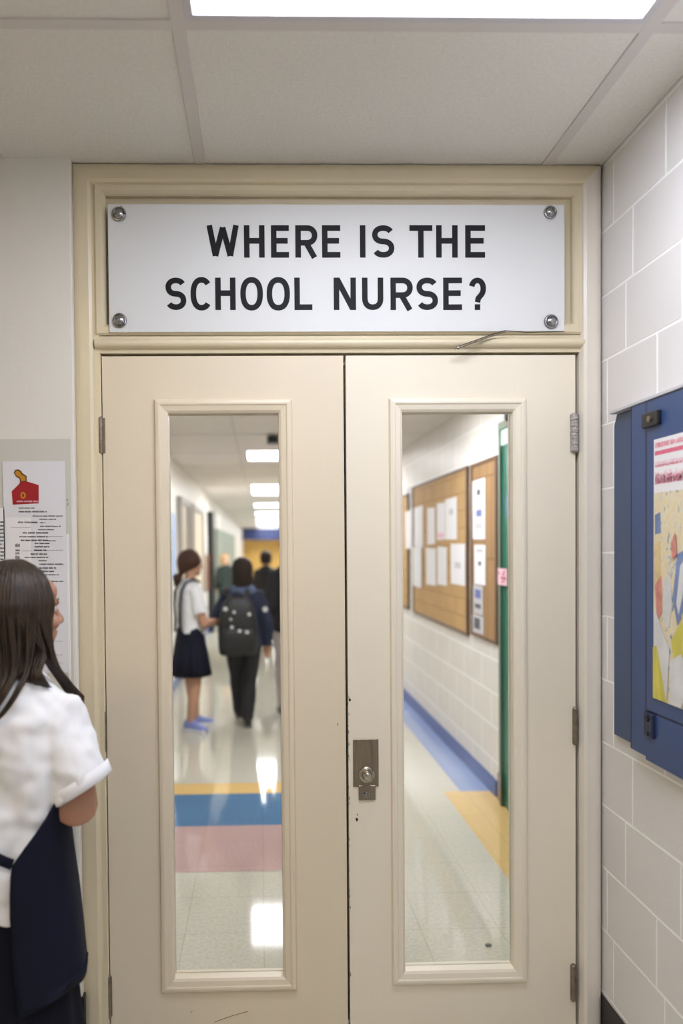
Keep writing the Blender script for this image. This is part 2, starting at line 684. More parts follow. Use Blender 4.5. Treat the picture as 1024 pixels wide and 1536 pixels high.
def troffer(x0, x1, y0, y1, z, lamp, label, group=None, fr=.018):
    t = thing('ceiling_light', label, 'ceiling light', ((x0 + x1) / 2, (y0 + y1) / 2, z), 0, group)
    m = MB()
    frame_pts = [(0, 0), (.0, .005), (fr, .005), (fr + .004, -.012)]
    rows = []
    for d, h in frame_pts:
        rows.append([(x0 + d, y0 + d, z - h), (x1 - d, y0 + d, z - h), (x1 - d, y1 - d, z - h), (x0 + d, y1 - d, z - h)])
    for s in range(4):
        for a, b in zip(rows, rows[1:]):
            m.poly([a[s], a[(s + 1) % 4], b[(s + 1) % 4], b[s]])
    m.box(x0 + .01, x1 - .01, y0 + .01, y1 - .01, z + .03, z + .06)
    if lamp == 'lamphall':
        ym = y0 + (y1 - y0) * .36
        m.box(x0 + .01, x1 - .01, ym - .02, ym + .02, z - .004, z + .02)
    m.build('frame', MT['lframe'], t)
    d = fr + .003
    MB().box(x0 + d, x1 - d, y0 + d, y1 - d, z + .008, z + .014).build('diffuser', MT[lamp], t)
    return t


for (i, j), lamp in LIGHTS.items():
    if i >= len(xs) - 1 or j >= len(yy) - 1:
        continue
    lab = {(3, 1): 'large rectangular ceiling light panel above the door, at the top of the picture',
           (1, 3): 'added unseen warm fill panel in the lobby ceiling, left of where the picture is taken',
           (3, 4): 'added unseen cool fill panel in the lobby ceiling behind where the picture is taken'}[(i, j)]
    troffer(xs[i] + hb, xs[i + 1] - hb, yy[j + 1] + hb, yy[j] - hb, CEIL, lamp, lab)

# walls
mb = MB().box(LEFT - .1, PIERX, -.045, .12, 0, CEIL + .05, .003)
structure('wall_left', mb, MT['pier'], 'plain off-white wall pier left of the door frame', 'wall')
mb = MB().box(XW, HXR + .3, 0.0, .12, 0, CEIL + .1)
mb.box(PIERX - .3, XW + .2, .07, .12, wz(300), CEIL + .1)
structure('wall_front', mb, MT['pier'], 'wall the double door is set into', 'wall')
mb = MB().box(LEFT - .1, LEFT, BACK, .0, 0, CEIL + .1)
structure('wall_lobby', mb, MT['pier'], 'left side wall of the lobby', 'wall')
mb = MB().box(LEFT - .1, XW + .1, BACK - .1, BACK, 0, CEIL + .1)
structure('wall_back', mb, MT['pier'], 'back wall of the lobby', 'wall')

# right wall of painted blocks
mb = MB().use(MT['grout'])
mb.box(XW - .0006, XW + .12, BACK, .0, 0, CEIL + .1)
mb.use(MT['block'])
row_h = 95.3 / 495
z = wz(352.5, 905, 0) + row_h
k = 0
starts = [.085, .20, .20 - .06, .32 - .26]
while z > 0:
    z0, z1 = max(z - row_h, 0), min(z, CEIL)
    L = .285
    y = -([.085, .20, .16, .045][k % 4])
    edges = [0.0]
    while y > BACK:
        edges.append(y)
        y -= L
    for a, b in zip(edges, edges[1:]):
        if z1 - z0 > .01:
            mb.box(XW - .0015, XW + .01, b + .0022, a - .0022, z0 + .0022, z1 - .0022, .0018, 1)
    z -= row_h
    k += 1
structure('wall_right', mb, None, 'white painted concrete block wall right of the door', 'wall')
zb = wz(1487, 907, 0)
mb = MB().box(XW - .008, XW, BACK, -.002, 0, zb, .002)
structure('baseboard_right', mb, MT['rubber'], 'dark vinyl baseboard on the block wall', 'baseboard')
mb = MB()
mb.box(LEFT, PIERX + .006, -.053, -.0455, 0, wz(1496, 120, -.05), .002)
mb.box(PIERX, PIERX + .006, -.053, -.02, 0, wz(1496, 120, -.05), .002)
structure('baseboard_left', mb, MT['rubber'], 'dark vinyl baseboard on the left pier', 'baseboard')

# ------------------------------------------------------------ door frame
t = thing('trim_1', 'cream painted frame with transom around the double door', 'door frame', ((CX0 + CX1) / 2, 0, 0), 0, None, 'structure')
IX0, IX1 = wx(143, 600, -.01), wx(877, 600, -.01)
DX0, DX1 = wx(153.5, 600), wx(862.5, 600)
DTOP = wz(532, 500)
TB1 = wz(501, 500, -.015)           # top of the transom bar
wL, wR = IX0 - CX0, CX1 - IX1
mb = MB()
top = CEIL - .001


def round_prof(w, hgt, n=7):
    pr = [(0, -.02), (0, hgt * .45)]
    for i in range(n + 1):
        a = PI / 2 * i / n
        pr.append((w * .42 * (1 - math.cos(a)) , hgt * (.45 + .55 * math.sin(a))))
    pr += [(w * .80, hgt), (w * .94, hgt * .80), (w, hgt * .45), (w, -.02)]
    return pr


frame_mb(mb, CX0, CX1, 0, top, round_prof(wL, .028), 0, bottom=False, mats=[MT['frame'], MT['frame'], MT['frame2']])
autosmooth(mb.build('casing', None, t), 50)
MB().box(CX1 - .002, XW, .004, .02, 0, CEIL).build('gap_shade_strip', MT['dark'], t)  # dark strip in the gap beside the casing, standing in for its shadow
# jambs and head stop just inside the casing
mb = MB()
frame_mb(mb, IX0 - .001, IX1 + .001, 0, wz(275, 500, -.01), [(0, 0), (0, .010), (DX0 - IX0 - .004, .010), (DX0 - IX0 - .002, .004), (DX0 - IX0 - .002, -.05)], 0, bottom=False, mats=[MT['frame'], MT['frame'], MT['frame2']])
mb.box(DX0 - .01, DX0 + .012, .047, .07, 0, DTOP)
mb.box(DX1 - .012, DX1 + .01, .047, .07, 0, DTOP)
mb.box(DX0 - .01, DX1 + .01, .047, .07, DTOP - .012, DTOP + .03)
mb.build('jamb', None, t)
# transom bar, rounded
b0, b1 = DTOP + .004, TB1
mb = MB()
pr = []
for i in range(9):
    a = PI * i / 8
    pr.append((-.010 - .016 * math.sin(a), b0 + .012 + (b1 - b0 - .024) * (1 - math.cos(a)) / 2))
pr = [(0.04, b0), (-.008, b0)] + pr + [(-.006, b1), (.04, b1)]
mb.rings([[(x, y, z) for y, z in pr] for x in (IX0 + .002, IX1 - .002)])
autosmooth(mb.build('transom_bar', MT['frame'], t), 45)
# transom panel and its bead
ZT0 = wz(275, 500, -.01)
mb = MB().box(IX0, IX1, .012, .05, b1 - .01, ZT0 + .01)
mb.build('transom_panel', MT['frame'], t)
mb = MB()
frame_mb(mb, IX0 + .002, IX1 - .002, b1 - .001, ZT0 - .002, [(0, .010), (.006, .016), (.022, .016), (.030, .009), (.034, .004), (.034, -.02)], 0)
autosmooth(mb.build('transom_bead', MT['frame'], t), 30)
for px, py in ((596, 242),):
    p = onY(px, py, -.03)

# ----------------------------------------------------------------- doors
def leaf(name, label, px0, px1, win, hinges, lock):
    """win: opening corners in the leaf face, world numbers"""
    x0, x1 = px0, px1
    root = thing(name, label, 'door', ((x0 + x1) / 2, 0, 0), 0, None, 'structure')
    a0, a1, c0, c1 = win
    PM = MT['paint2' if lock else 'paint']
    bw = .041
    mb = MB().use(PM)
    Y0, Y1 = 0, .044
    mb.box(x0, a0, Y0, Y1, .008, DTOP - .003)
    mb.box(a1, x1, Y0, Y1, .008, DTOP - .003)
    mb.box(a0, a1, Y0, Y1, .008, c0)
    mb.box(a0, a1, Y0, Y1, c1, DTOP - .003)
    mb.build('leaf', None, root)
    mb = MB()
    prof = [(0, 0), (.0015, .006), (.004, .011), (.012, .013), (.017, .0125), (.020, .010), (.034, .007), (bw, .002), (bw + .0012, -.024)]
    frame_mb(mb, a0 - bw, a1 + bw, c0 - bw, c1 + bw, prof, 0)
    autosmooth(mb.build('window_bead', PM, root), 28)
    mb = MB()
    frame_mb(mb, a0 - bw, a1 + bw, c0 - bw, c1 + bw, [(q, -.044 - h) for q, h in prof[:-1]] + [(bw + .0012, -.030)], 0)
    mb.build('window_bead', PM, root)
    MB().box(a0 - .004, a1 + .004, .024, .029, c0 - .004, c1 + .004).build('window_pane', MT['glass'], root)
    return root


def bar_hinge(root, px, py0, py1, w, m, plate=0, knuckles=3, side=1):
    xc = wx(px, (py0 + py1) / 2, -.008)
    z1, z0 = wz(py0, px, -.008), wz(py1, px, -.008)
    mb = MB()
    n = knuckles
    prof = []
    for i in range(n):
        a, b = z0 + (z1 - z0) * i / n, z0 + (z1 - z0) * (i + 1) / n
        prof += [(a, w * .86), (a + .0012, w), (b - .0012, w), (b, w * .86)]
    mb.lathe((xc, -.004, 0), (0, 0, 1), [(z0 - .004, w * .5)] + prof + [(z1 + .004, w * .5)], 16)
    h = mb.build('hinge', m, root, smooth=False)
    autosmooth(h, 35)
    if plate:
        MB().box(xc, xc + side * plate, -.003, .0, z0 + .001, z1 - .001, .0008, 1).build('hinge_leaf', m, h)
    return h


AL0, AL1 = wx(252, 640, -.002), wx(418, 640, -.002)
AR0, AR1 = wx(603, 640, -.002), wx(769, 640, -.002)
WT, WB = wz(619, 420, -.002), wz(1463, 500, -.002)
WBR = wz(1455, 690, -.002)
MID0, MID1 = wx(514.7, 560), wx(518.4, 560)
d1 = leaf('door_1', 'left leaf of the cream double door with a tall narrow window', DX0, MID0, (AL0, AL1, WB, WT), None, False)
d2 = leaf('door_2', 'right leaf of the cream double door with lock plate and tall window', MID1, DX1, (AR0, AR1, WBR, WT), None, True)
MB().box(MID0 - .02, MID1 + .03, .046, .056, .01, DTOP - .02).build('astragal', MT['dark'], d1)
bar_hinge(d1, 150.5, 626, 680, .0078, MT['hinge'], .013, 3)
bar_hinge(d1, 156.6, 1069, 1127, .0052, MT['hinge'], 0, 3)
bar_hinge(d1, 163.5, 1466, 1527, .0062, MT['hinge'], .008, 4)
bar_hinge(d2, 862, 621, 677, .0122, MT['hingep'], 0, 6)
bar_hinge(d2, 863, 1063, 1116, .0078, MT['hinge'], 0, 2)
bar_hinge(d2, 860.5, 1449, 1501, .0088, MT['hinge'], 0, 3)
# lock on the right leaf
px2x = lambda px, py: wx(px, py, -.003)
lz = lambda py: wz(py, 549, -.003)
lp = MB().box(px2x(529.5, 1140), px2x(567.5, 1140), -.004, 0, lz(1180), lz(1109), .001, 1)
lp = lp.build('lock_plate', MT['steel'], d2)
MB().box(px2x(538, 1190), px2x(563, 1190), -.006, 0, lz(1200), lz(1178), .0015, 1).build('keeper_plate', MT['steel'], lp)
kc = Vector((px2x(549.5, 1161), -.004, lz(1161)))
mb = MB().lathe(kc, (0, -1, 0), [(0, .0245), (.006, .025), (.009, .0235), (.0105, .0205), (.0095, .0195), (.0095, .0165), (.0125, .0155), (.022, .0125), (.027, .0105), (.0295, .006), (.030, .001)], 32)
autosmooth(mb.build('knob', MT['knob'], d2), 30)
kc2 = Vector((px2x(549, 1191), -.006, lz(1191)))
mb = MB().lathe(kc2, (0, -1, 0), [(0, .0095), (.003, .009), (.004, .0065), (.0032, .0055), (.005, .004), (.0055, .0005)], 20)
autosmooth(mb.build('key_cylinder', MT['chrome'], d2), 30)
# paint chips and an empty screw hole
for px, py, r, sy in ((524.5, 1050, .005, 1.3), (521.0, 1056, .0025, 1.6), (535, 1229, .0045, 1.7), (536, 1222, .003, 1.2), (506.5, 1087, .0022, 2.2)):
    c = onY(px, py, -.0004)
    pts = []
    for i in range(11):
        a = 2 * PI * i / 11
        q = r * random.uniform(.55, 1.1)
        pts.append((c.x + q * math.cos(a), -.0004, c.z + q * sy * math.sin(a)))
    o = MB()
    o.prism(pts, (0, .0004, 0))
    o.build('paint_chip', MT['dark'] if py != 1222 and py != 1087 else MT['hinge'], d2 if px > 516 else d1)
# scratches low on the left leaf
for a, b in (((322, 1533), (372, 1517)), ((286, 1519), (289, 1516))):
    p, q = onY(*a, -.0005), onY(*b, -.0005)
    MB().tube([p, (p + q) / 2 + Vector((0, 0, .002)), q], .0007, 5, roundends=False).build('scratch', MT['hinge'], d1)
for i in range(26):
    y = random.uniform(1180, 1500) if i > 6 else random.uniform(1040, 1140)
    c = onY(519.5 + (y - 560) / 170 + random.uniform(-.8, 1.2), y, -.0003)
    r = random.uniform(.0008, .002)
    MB().prism([(c.x - r, -.0003, c.z), (c.x, -.0003, c.z - r * 3), (c.x + r, -.0003, c.z), (c.x, -.0003, c.z + r * 4)], (0, .0003, 0)).build('edge_scuff', MT['steel'], d2)

# ------------------------------------------------------------------ sign
SY = -.022
p0, p1 = onY(162.5, 400, SY), onY(846.5, 400, SY)
sz1, sz0 = wz(306.5, 500, SY), wz(497.5, 500, SY)
sg = thing('sign', 'white panel sign reading WHERE IS THE SCHOOL NURSE? above the double door', 'sign', ((p0.x + p1.x) / 2, SY, sz0))
MB().box(p0.x, p1.x, SY, SY + .006, sz0, sz1, .0012, 2).build('panel', MT['sign'], sg)
SW = .0165


def arc(cx, cy, rx, ry, a0, a1, n=18, p=2.25):
    out = []
    for i in range(n + 1):
        a = math.radians(a0 + (a1 - a0) * i / n)
        c, s = math.cos(a), math.sin(a)
        out.append((cx + rx * math.copysign(abs(c) ** (2 / p), c), cy + ry * math.copysign(abs(s) ** (2 / p), s)))
    return out


def glyph(ch, w, h):
    s = SW / 2
    L, R, B, T = s, w - s, s, h - s
    mx = w / 2
    if ch == 'W':
        e = s * 1.0
        return [[(e, h), (w * .27, s * .6)], [(w * .27, s * .6), (mx, h * .93)], [(mx, h * .93), (w * .73, s * .6)], [(w * .73, s * .6), (w - e, h)]]
    if ch == 'H':
        return [[(L, 0), (L, h)], [(R, 0), (R, h)], [(L, h * .52), (R, h * .52)]]
    if ch == 'E':
        return [[(L, 0), (L, h)], [(L, T), (w, T)], [(L, B), (w, B)], [(L, h * .52), (w * .93, h * .52)]]
    if ch == 'I':
        return [[(mx, 0), (mx, h)]]
    if ch == 'T':
        return [[(mx, 0), (mx, h)], [(0, T), (w, T)]]
    if ch == 'L':
        return [[(L, 0), (L, h)], [(L, B), (w, B)]]
    if ch == 'N':
        return [[(L, 0), (L, h)], [(R, 0), (R, h)], [(L + s * .2, h - s * .4), (R - s * .2, s * .4)]]
    if ch == 'U':
        return [[(L, h), (L, h * .36)] + arc(mx, h * .36, mx - s, h * .36 - s, 180, 360) + [(R, h * .36), (R, h)]]
    if ch == 'O':
        return [arc(mx, h / 2, mx - s, h / 2 - s * .8, 90, 450, 40, 2.3)]
    if ch == 'C':
        return [arc(mx + w * .04, h / 2, mx + w * .04 - s, h / 2 - s * .8, 42, 318, 34, 2.3)]
    if ch == 'R':
        m = h * .46
        ry = (T - m) / 2
        return [[(L, 0), (L, h)], [(L, T), (w * .55, T)] + arc(w * .55, m + ry, w * .42 - s * .6, ry, 90, -90, 16, 2.1) + [(w * .55, m), (L, m)], [(w * .50, m), (w - s * .9, 0)]]
    if ch == 'S':
        q = (h - 2 * s) / 4
        top = arc(mx, T - q, mx - s, q, 28, 270, 22, 2.15)
        bot = arc(mx, B + q, mx - s, q, 90, -152, 22, 2.15)
        return [top + bot[1:]]
    if ch == '?':
        q = h * .25
        a = arc(mx, T - q, mx - s, q, 165, -48, 20, 2.1)
        return [a + [(mx + s * .3, h * .36), (mx, h * .24)], [(mx, 0), (mx, SW * 1.02)]]
    return []


def ribbon(mb, pts, w, y, ext, to):
    """flat stroke of width w along pts with mitred joints, extruded"""
    n = len(pts)
    lft, rgt = [], []
    closed = n > 3 and (Vector(pts[0]) - Vector(pts[-1])).length < 1e-6
    for i in range(n):
        a = Vector(pts[i - 1]) if i else (Vector(pts[-2]) if closed else None)
        b = Vector(pts[i])
        c = Vector(pts[i + 1]) if i < n - 1 else (Vector(pts[1]) if closed else None)
        d1 = (b - a).normalized() if a is not None and (b - a).length > 1e-9 else None
        d2 = (c - b).normalized() if c is not None and (c - b).length > 1e-9 else None
        d1 = d1 or d2
        d2 = d2 or d1
        n1, n2 = Vector((-d1.y, d1.x)), Vector((-d2.y, d2.x))
        m = (n1 + n2)
        m = m.normalized() if m.length > 1e-6 else n1
        k = w / 2 / max(.5, m.dot(n1))
        lft.append(b + m * k)
        rgt.append(b - m * k)
    vl = [[mb.bm.verts.new(to(p.x, p.y, yy)) for p in lft] for yy in (y, y + ext)]
    vr = [[mb.bm.verts.new(to(p.x, p.y, yy)) for p in rgt] for yy in (y, y + ext)]
    for i in range(n - 1):
        mb.face([vl[0][i], vl[0][i + 1], vr[0][i + 1], vr[0][i]])
        mb.face([vl[1][i], vr[1][i], vr[1][i + 1], vl[1][i + 1]])
        mb.face([vl[0][i], vl[1][i], vl[1][i + 1], vl[0][i + 1]])
        mb.face([vr[0][i], vr[0][i + 1], vr[1][i + 1], vr[1][i]])
    for j in (0, n - 1):
        mb.face([vl[0][j], vr[0][j], vr[1][j], vl[1][j]])


LINES = [(338, 386.5, [('W', 310, 358), ('H', 366, 396.5), ('E', 406.5, 433), ('R', 443, 475), ('E', 483, 510), ('I', 540, 547.5), ('S', 558, 591), ('T', 614, 648), ('H', 654, 686), ('E', 697.5, 727)]),
         (416.5, 465, [('S', 248.5, 279), ('C', 286, 316), ('H', 323, 353), ('O', 360.5, 394), ('O', 400, 434.5), ('L', 441.5, 468), ('N', 500.5, 533.5), ('U', 543, 574.5), ('R', 585.5, 618), ('S', 624.5, 656.5), ('E', 664.5, 692.5), ('?', 703, 728.5)])]
for y0, y1, row in LINES:
    for ch, a, b in row:
        pa, pb = onY(a, y1, SY), onY(b, y0, SY)
        w, h = pb.x - pa.x, pb.z - pa.z
        mb = MB()
        for si, st in enumerate(glyph(ch, w, h)):
            ribbon(mb, st, SW, SY - .0008 - .00012 * si, .0008 + .00012 * si, lambda x, zz, yq, pa=pa: (pa.x + x, yq, pa.z + zz))
        mb.build('letter', MT['letter'], sg)
for i, (px, py, r) in enumerate(((178.5, 321.5, .0215), (179.5, 481, .0215), (824.5, 319, .0195), (826, 482.5, .0215))):
    c = onY(px, py, SY)
    mb = MB().lathe(c, (0, -1, 0), [(0, r), (.004, r), (.006, r * .93), (.0065, r * .80), (.005, r * .74), (.007, r * .66), (.011, r * .45), (.0125, r * .2), (.0127, .0005)], 28)
    mb.lathe(c, (0, 1, 0), [(0.006, .007), (.030, .007)], 12)
    s_ = autosmooth(mb.build('standoff_screw', MT['chrome'] if i > 1 else MT['steel'], sg), 35)
    if i < 2:
        s_.data.materials[0] = MT['hinge'] if i == 9 else MT['chrome']
a, b, c = onY(181.5, 309, SY - .003), onY(183, 315, SY - .006), onY(188, 321, SY - .006)
MB().tube([a, b, c], [.0012, .0016, .0012], 8).build('wire_tail', MT['dark'], sg)

# bent strip of metal under the sign's right end
q = [onY(x, y, Y) for x, y, Y in ((684.5, 522.5, -.042), (700, 517, -.040), (735, 504.5, -.034), (757, 497.8, -.031), (790, 498.5, -.030), (846, 497.2, -.030))]
rod = thing('metal_rod', 'thin bent metal rod jutting out below the right end of the sign', 'rod', q[0])
MB().tube(q[:4], [.0052, .0052, .0045, .003], 10, flat=.6).build('arm', MT['steel'], rod, smooth=True)
MB().tube([p + Vector((0, 0, .004)) for p in q[:4]] + q[4:], .0011, 8).build('edge_wire', MT['black'], rod, smooth=True)
MB().lathe(q[0] + Vector((.004, -.004, 0)), (0, -1, 0), [(0, .005), (.003, .005), (.004, .002)], 12).build('end_rivet', MT['chrome'], rod, smooth=True)

# ------------------------------------------------- notices on the left pier
NY = -.0470


def rect_y(mb, px0, py0, px1, py1, Y, th):
    a, b = onY(px0, py1, Y), onY(px1, py0, Y)
    mb.box(a.x, b.x, Y, Y + th, a.z, b.z)


a, b = onY(-190, 1300, NY), onY(105.5, 658, NY)
bk = thing('notice_sheet', 'large pale grey backing sheet on the left wall pier', 'sheet', ((a.x + b.x) / 2, NY, a.z))
MB().box(a.x, b.x, NY, NY + .0015, a.z, b.z, .0005, 1).build('sheet', MT['sheet'], bk)
MB().box(b.x - .016, b.x - .008, NY - .002, NY, a.z, b.z - .28, .0008, 1).build('edge_strip', MT['paper'], bk)

PY = NY - .0025
a, b = onY(9, 1010, PY), onY(97.5, 691.5, PY)
ps = thing('notice', 'laminated white notice with red and gold emblem above the girl', 'notice', ((a.x + b.x) / 2, PY, a.z))
MB().box(a.x, b.x, PY, PY + .0012, a.z, b.z).build('sheet', MT['lam'], ps)
T1 = PY - .0006
mb = MB().use(MT['red'])


def pl(pts, Y, th=.0005):
    mb.prism([tuple(onY(x, y, Y)) for x, y in pts], (0, th, 0))


pl([(17.5, 737), (28.5, 726), (30, 722.5), (40, 722), (58, 727.5), (58, 755), (19, 757)], T1)
mb.build('emblem_shape', MT['red'], ps)
mb = MB().use(MT['brownp'])
pl([(20.5, 709), (22.5, 705), (27, 703.8), (31.5, 706), (33.5, 709.5), (40, 714), (40, 722.5), (30, 723), (29, 718), (24, 715)], T1)
mb.use(MT['gold'])
pl([(22.5, 709), (25, 706), (29, 707), (32, 712), (38, 715), (38.5, 721), (31.5, 721.5), (30.5, 716.5), (25, 713.5)], T1 - .0003)
mb.build('emblem_head', None, ps)
mb = MB()
c = onY(34.6, 743, T1 - .0003)
ribbon(mb, [(c.x + .0058 * math.cos(t_), c.z + .0075 * math.sin(t_)) for t_ in [2 * PI * i / 14 for i in range(15)]], .0045, T1 - .0003, .0003, lambda x, zz, yq: (x, yq, zz))
mb.build('emblem_ring', MT['gold'], ps)
# pink-white lettering under the ring
mb = MB()


def scribble(mb, px0, px1, py, hpx, Y, dense=1., th=.0004, seed=0):
    """an unreadable line of small print: short upright and level strokes"""
    rnd = random.Random(seed + int(py * 10))
    x = px0
    while x < px1:
        wlen = rnd.uniform(4, 11) * dense
        e = min(px1, x + wlen)
        xx = x
        while xx < e - .3:
            cw = rnd.uniform(.7, 1.3)
            k = rnd.random()
            hh = hpx * (1.35 if k > .82 else rnd.uniform(.75, 1))
            rect_y(mb, xx, py - hh / 2, min(xx + cw * .55, e), py + hpx / 2, Y, th)
            if k < .55:
                rect_y(mb, xx, py - hpx * .1, min(xx + cw, e), py + hpx * .25, Y, th)
            xx += cw * 1.05
        x = e + rnd.uniform(.8, 1.6)


scribble(mb, 25, 57.5, 752, 2.6, T1 - .0003, 1.1)
mb.build('emblem_lettering', MT['pinkl'], ps)
lines = [(762, 28, 53, 1.6, 0), (767.5, 28, 70, 2.4, 0), (774, 49, 94, 1.8, 0), (779, 59, 84, 1.7, 0), (784, 60, 68, 1.8, 0), (783.5, 27, 56, 2.6, 0), (789.5, 60, 91, 1.7, 0),
         (794.5, 57, 81, 1.8, 0), (799.3, 34, 72, 2.3, 1), (805, 29, 72, 2.0, 1), (810.5, 31, 72, 2.3, 1), (811, 72, 85, 1.4, 0), (815, 52, 76, 2.0, 1), (820.2, 52, 74, 2.3, 1), (825.4, 51, 70, 2.2, 1),
         (831, 46, 71, 2.6, 0), (836, 37, 73, 1.8, 1), (841, 58, 70, 1.8, 0), (846.2, 59, 95, 2.1, 0), (852, 58, 84, 2.2, 1), (857, 57, 82, 2.2, 1), (862, 62, 88, 2, 0), (872, 76, 95, 2, 0)]
mb = MB().use(MT['ink'])
mb.mats.append(MT['inkd'])
for py, x0, x1, h, dk in lines:
    mb.use(MT['inkd' if dk else 'ink'])
    scribble(mb, x0, x1, py, h, T1, 1.2, seed=3)
for py, x0, x1 in ((804.5, 72, 94), (825, 70, 94), (826, 33, 47), (961.5, 80, 95), (982, 80, 94), (994, 82, 94), (791, 16, 46)):
    rect_y(mb, x0, py, x1, py + .6, T1, .0004)
for py, h in ((818, 5), (825.5, 3), (830, 3), (836, 5), (842, 4), (846.5, 3)):
    scribble(mb, 23, 29.5, py, h, T1, 2, seed=9)
mb.build('small_print', None, ps)
mb = MB()
rect_y(mb, 12, 776, 46, 1000, PY - .0004, .0003)
mb.build('overlaid_page', MT['paper'], ps)
a, b = onY(-60, 1000, PY), onY(6.5, 762, PY)
pn = thing('paper_notice', 'white notice page cut off by the left edge of the picture', 'notice', ((a.x + b.x) / 2, PY, a.z))
MB().box(a.x, b.x, PY, PY + .001, a.z, b.z).build('page', MT['paper'], pn)
mb = MB()
for i in range(13):
    scribble(mb, -34, 5.5, 783 + i * 5.6, 2.3, T1, 1.2, seed=i)
mb.build('small_print', MT['inkd'], pn)
mb = MB().use(MT['hinge'])
for px, py, r in ((100.8, 750, .0035), (101.8, 756, .003), (100.2, 759, .002)):
    c = onY(px, py, NY - .0006)
    mb.prism([(c.x + r * .5 * math.cos(i), NY - .0006, c.z + r * 1.3 * math.sin(i)) for i in (0, 1, 2.2, 3.3, 4.2, 5.2)], (0, .0006, 0))
mb.build('tape_mark', None, bk)

# --------------------------------------------------- blue display case
FX = XW - .014
pA = onX(921, 700, FX)
caseY1 = pA.y
caseY0 = caseY1 - 1.15
ztop = onX(932, 616.5, XW - .03).z
zbot = onX(921, 1101, FX).z
cs = thing('display_case', 'blue metal display case on the white block wall, holding a painted poster', 'display case', (XW, (caseY0 + caseY1) / 2, zbot))
ch = .016
mb = MB()
# flange, with its far upper corner cut off
pts = [(XW, caseY1, zbot), (XW, caseY0, zbot), (XW, caseY0, ztop), (XW, caseY1 - ch, ztop), (XW, caseY1, ztop - ch * 1.9)]
mb.prism(pts, (-.014, 0, 0))
mb.build('flange', MT['blueg'], cs)
BX = XW - .032
bY1 = onX(945, 800, BX).y
zb2 = zbot - .006
mb = MB().box(BX, XW - .006, caseY0 + .02, bY1, zb2, ztop + .002, .002, 1)
mb.build('body', MT['blue'], cs)
MB().box(XW - .036, XW, caseY0, caseY1 - ch, ztop + .001, ztop + .009, .001, 1).build('top_cap', MT['lframe'], cs)
MB().box(BX - .0005, BX + .001, bY1 - .007, bY1 - .003, zb2 + .002, ztop).build('seam', MT['blued'], cs)
DXX = XW - .034
dY1 = onX(969.5, 800, DXX).y
zd0 = onX(969.5, 1064, DXX).z
door = MB()
door.box(DXX, BX + .002, caseY0 + .05, dY1, zd0, ztop - .003, .0015, 1)
door = door.build('door', MT['blue'], cs)
MB().box(BX - .0006, BX + .001, caseY0 + .04, dY1 + .0095, zd0 - .0075, ztop - .001).build('seam', MT['blued'], cs)
MB().box(DXX - .001, BX, caseY0 + .05, dY1 + .003, zb2 - .006, zd0 - .006, .0015, 1).build('lower_rail', MT['blue'], cs)
# clip above
k1, k0 = onX(961, 622, DXX - .012), onX(985, 636, DXX - .012)
clip = MB().box(DXX - .012, BX, k0.y, k1.y, k0.z, k1.z, .003, 2).build('clip', MT['black'], cs)
MB().lathe((DXX - .012, (k0.y + k1.y) / 2 - .004, (k0.z + k1.z) / 2), (-1, 0, 0), [(0, .008), (.004, .008), (.005, .003)], 14).build('clip_screw', MT['steel'], clip)
# lock below
l1, l0 = onX(964, 1066, DXX - .008), onX(978.5, 1110, DXX - .008)
lk = MB().box(DXX - .009, BX, l0.y, l1.y, l0.z, l1.z, .005, 3).build('lock', MT['blued'], cs)
cz = (l0.z + l1.z) / 2
MB().lathe((DXX - .009, (l0.y + l1.y) / 2, cz + .018), (-1, 0, 0), [(0, .0085), (.003, .0085), (.004, .006), (.0025, .005), (.0025, .0005)], 16).build('lock_cylinder', MT['black'], lk)
MB().lathe((DXX - .009, (l0.y + l1.y) / 2, cz - .022), (-1, 0, 0), [(0, .006), (.002, .006), (.003, .002)], 12).build('lock_rivet', MT['black'], lk)

# poster in the case
QX = DXX - .0012
P1 = onX(980, 850, QX)
pz1, pz0 = onX(980, 660, QX).z, onX(980, 1047, QX).z
pY1, pY0 = P1.y, P1.y - .46
pos = thing('poster', 'painted poster with pink print across its head in the blue case', 'poster', (QX, (pY0 + pY1) / 2, pz0))
MB().box(QX, QX + .001, pY0, pY1, pz0, pz1).build('sheet', MT['paper'], pos)
HH = pz1 - pz0


def pq(m, pts, lay, name):
    o = MB().use(m)
    o.prism([(QX - .00025 * lay, pY1 - u * HH, pz1 - v * HH) for u, v in pts], (.0003, 0, 0))
    return o.build(name, m, pos)


W_ = .46 / HH
pq(MT['art'], [(.004, .205), (W_ - .01, .205), (W_ - .01, .998), (.004, .998)], 1, 'painting')
pq(MT['pinkp'], [(.008, .046), (W_ - .02, .046), (W_ - .02, .062), (.008, .062)], 1, 'pink_rule')
rnd = random.Random(5)
mb = MB().use(MT['pinkp'])
mb.mats.append(MT['pinkl'])


def hscr(v, h, u0, u1, dens=.004):
    u = u0
    while u < u1:
        w = rnd.uniform(.5, 1.) * dens
        hh = h * rnd.uniform(.7, 1.)
        mb.prism([(QX - .0003, pY1 - u * HH, pz1 - (v + h - hh) * HH), (QX - .0003, pY1 - (u + w) * HH, pz1 - (v + h - hh) * HH), (QX - .0003, pY1 - (u + w) * HH, pz1 - (v + h) * HH), (QX - .0003, pY1 - u * HH, pz1 - (v + h) * HH)], (.0003, 0, 0))
        if rnd.random() < .6:
            vv = v + h * rnd.uniform(.05, .8)
            mb.prism([(QX - .0003, pY1 - u * HH, pz1 - vv * HH), (QX - .0003, pY1 - (u + dens * 1.5) * HH, pz1 - vv * HH), (QX - .0003, pY1 - (u + dens * 1.5) * HH, pz1 - (vv + h * .18) * HH), (QX - .0003, pY1 - u * HH, pz1 - (vv + h * .18) * HH)], (.0003, 0, 0))
        u += dens * rnd.uniform(1.3, 2.2)


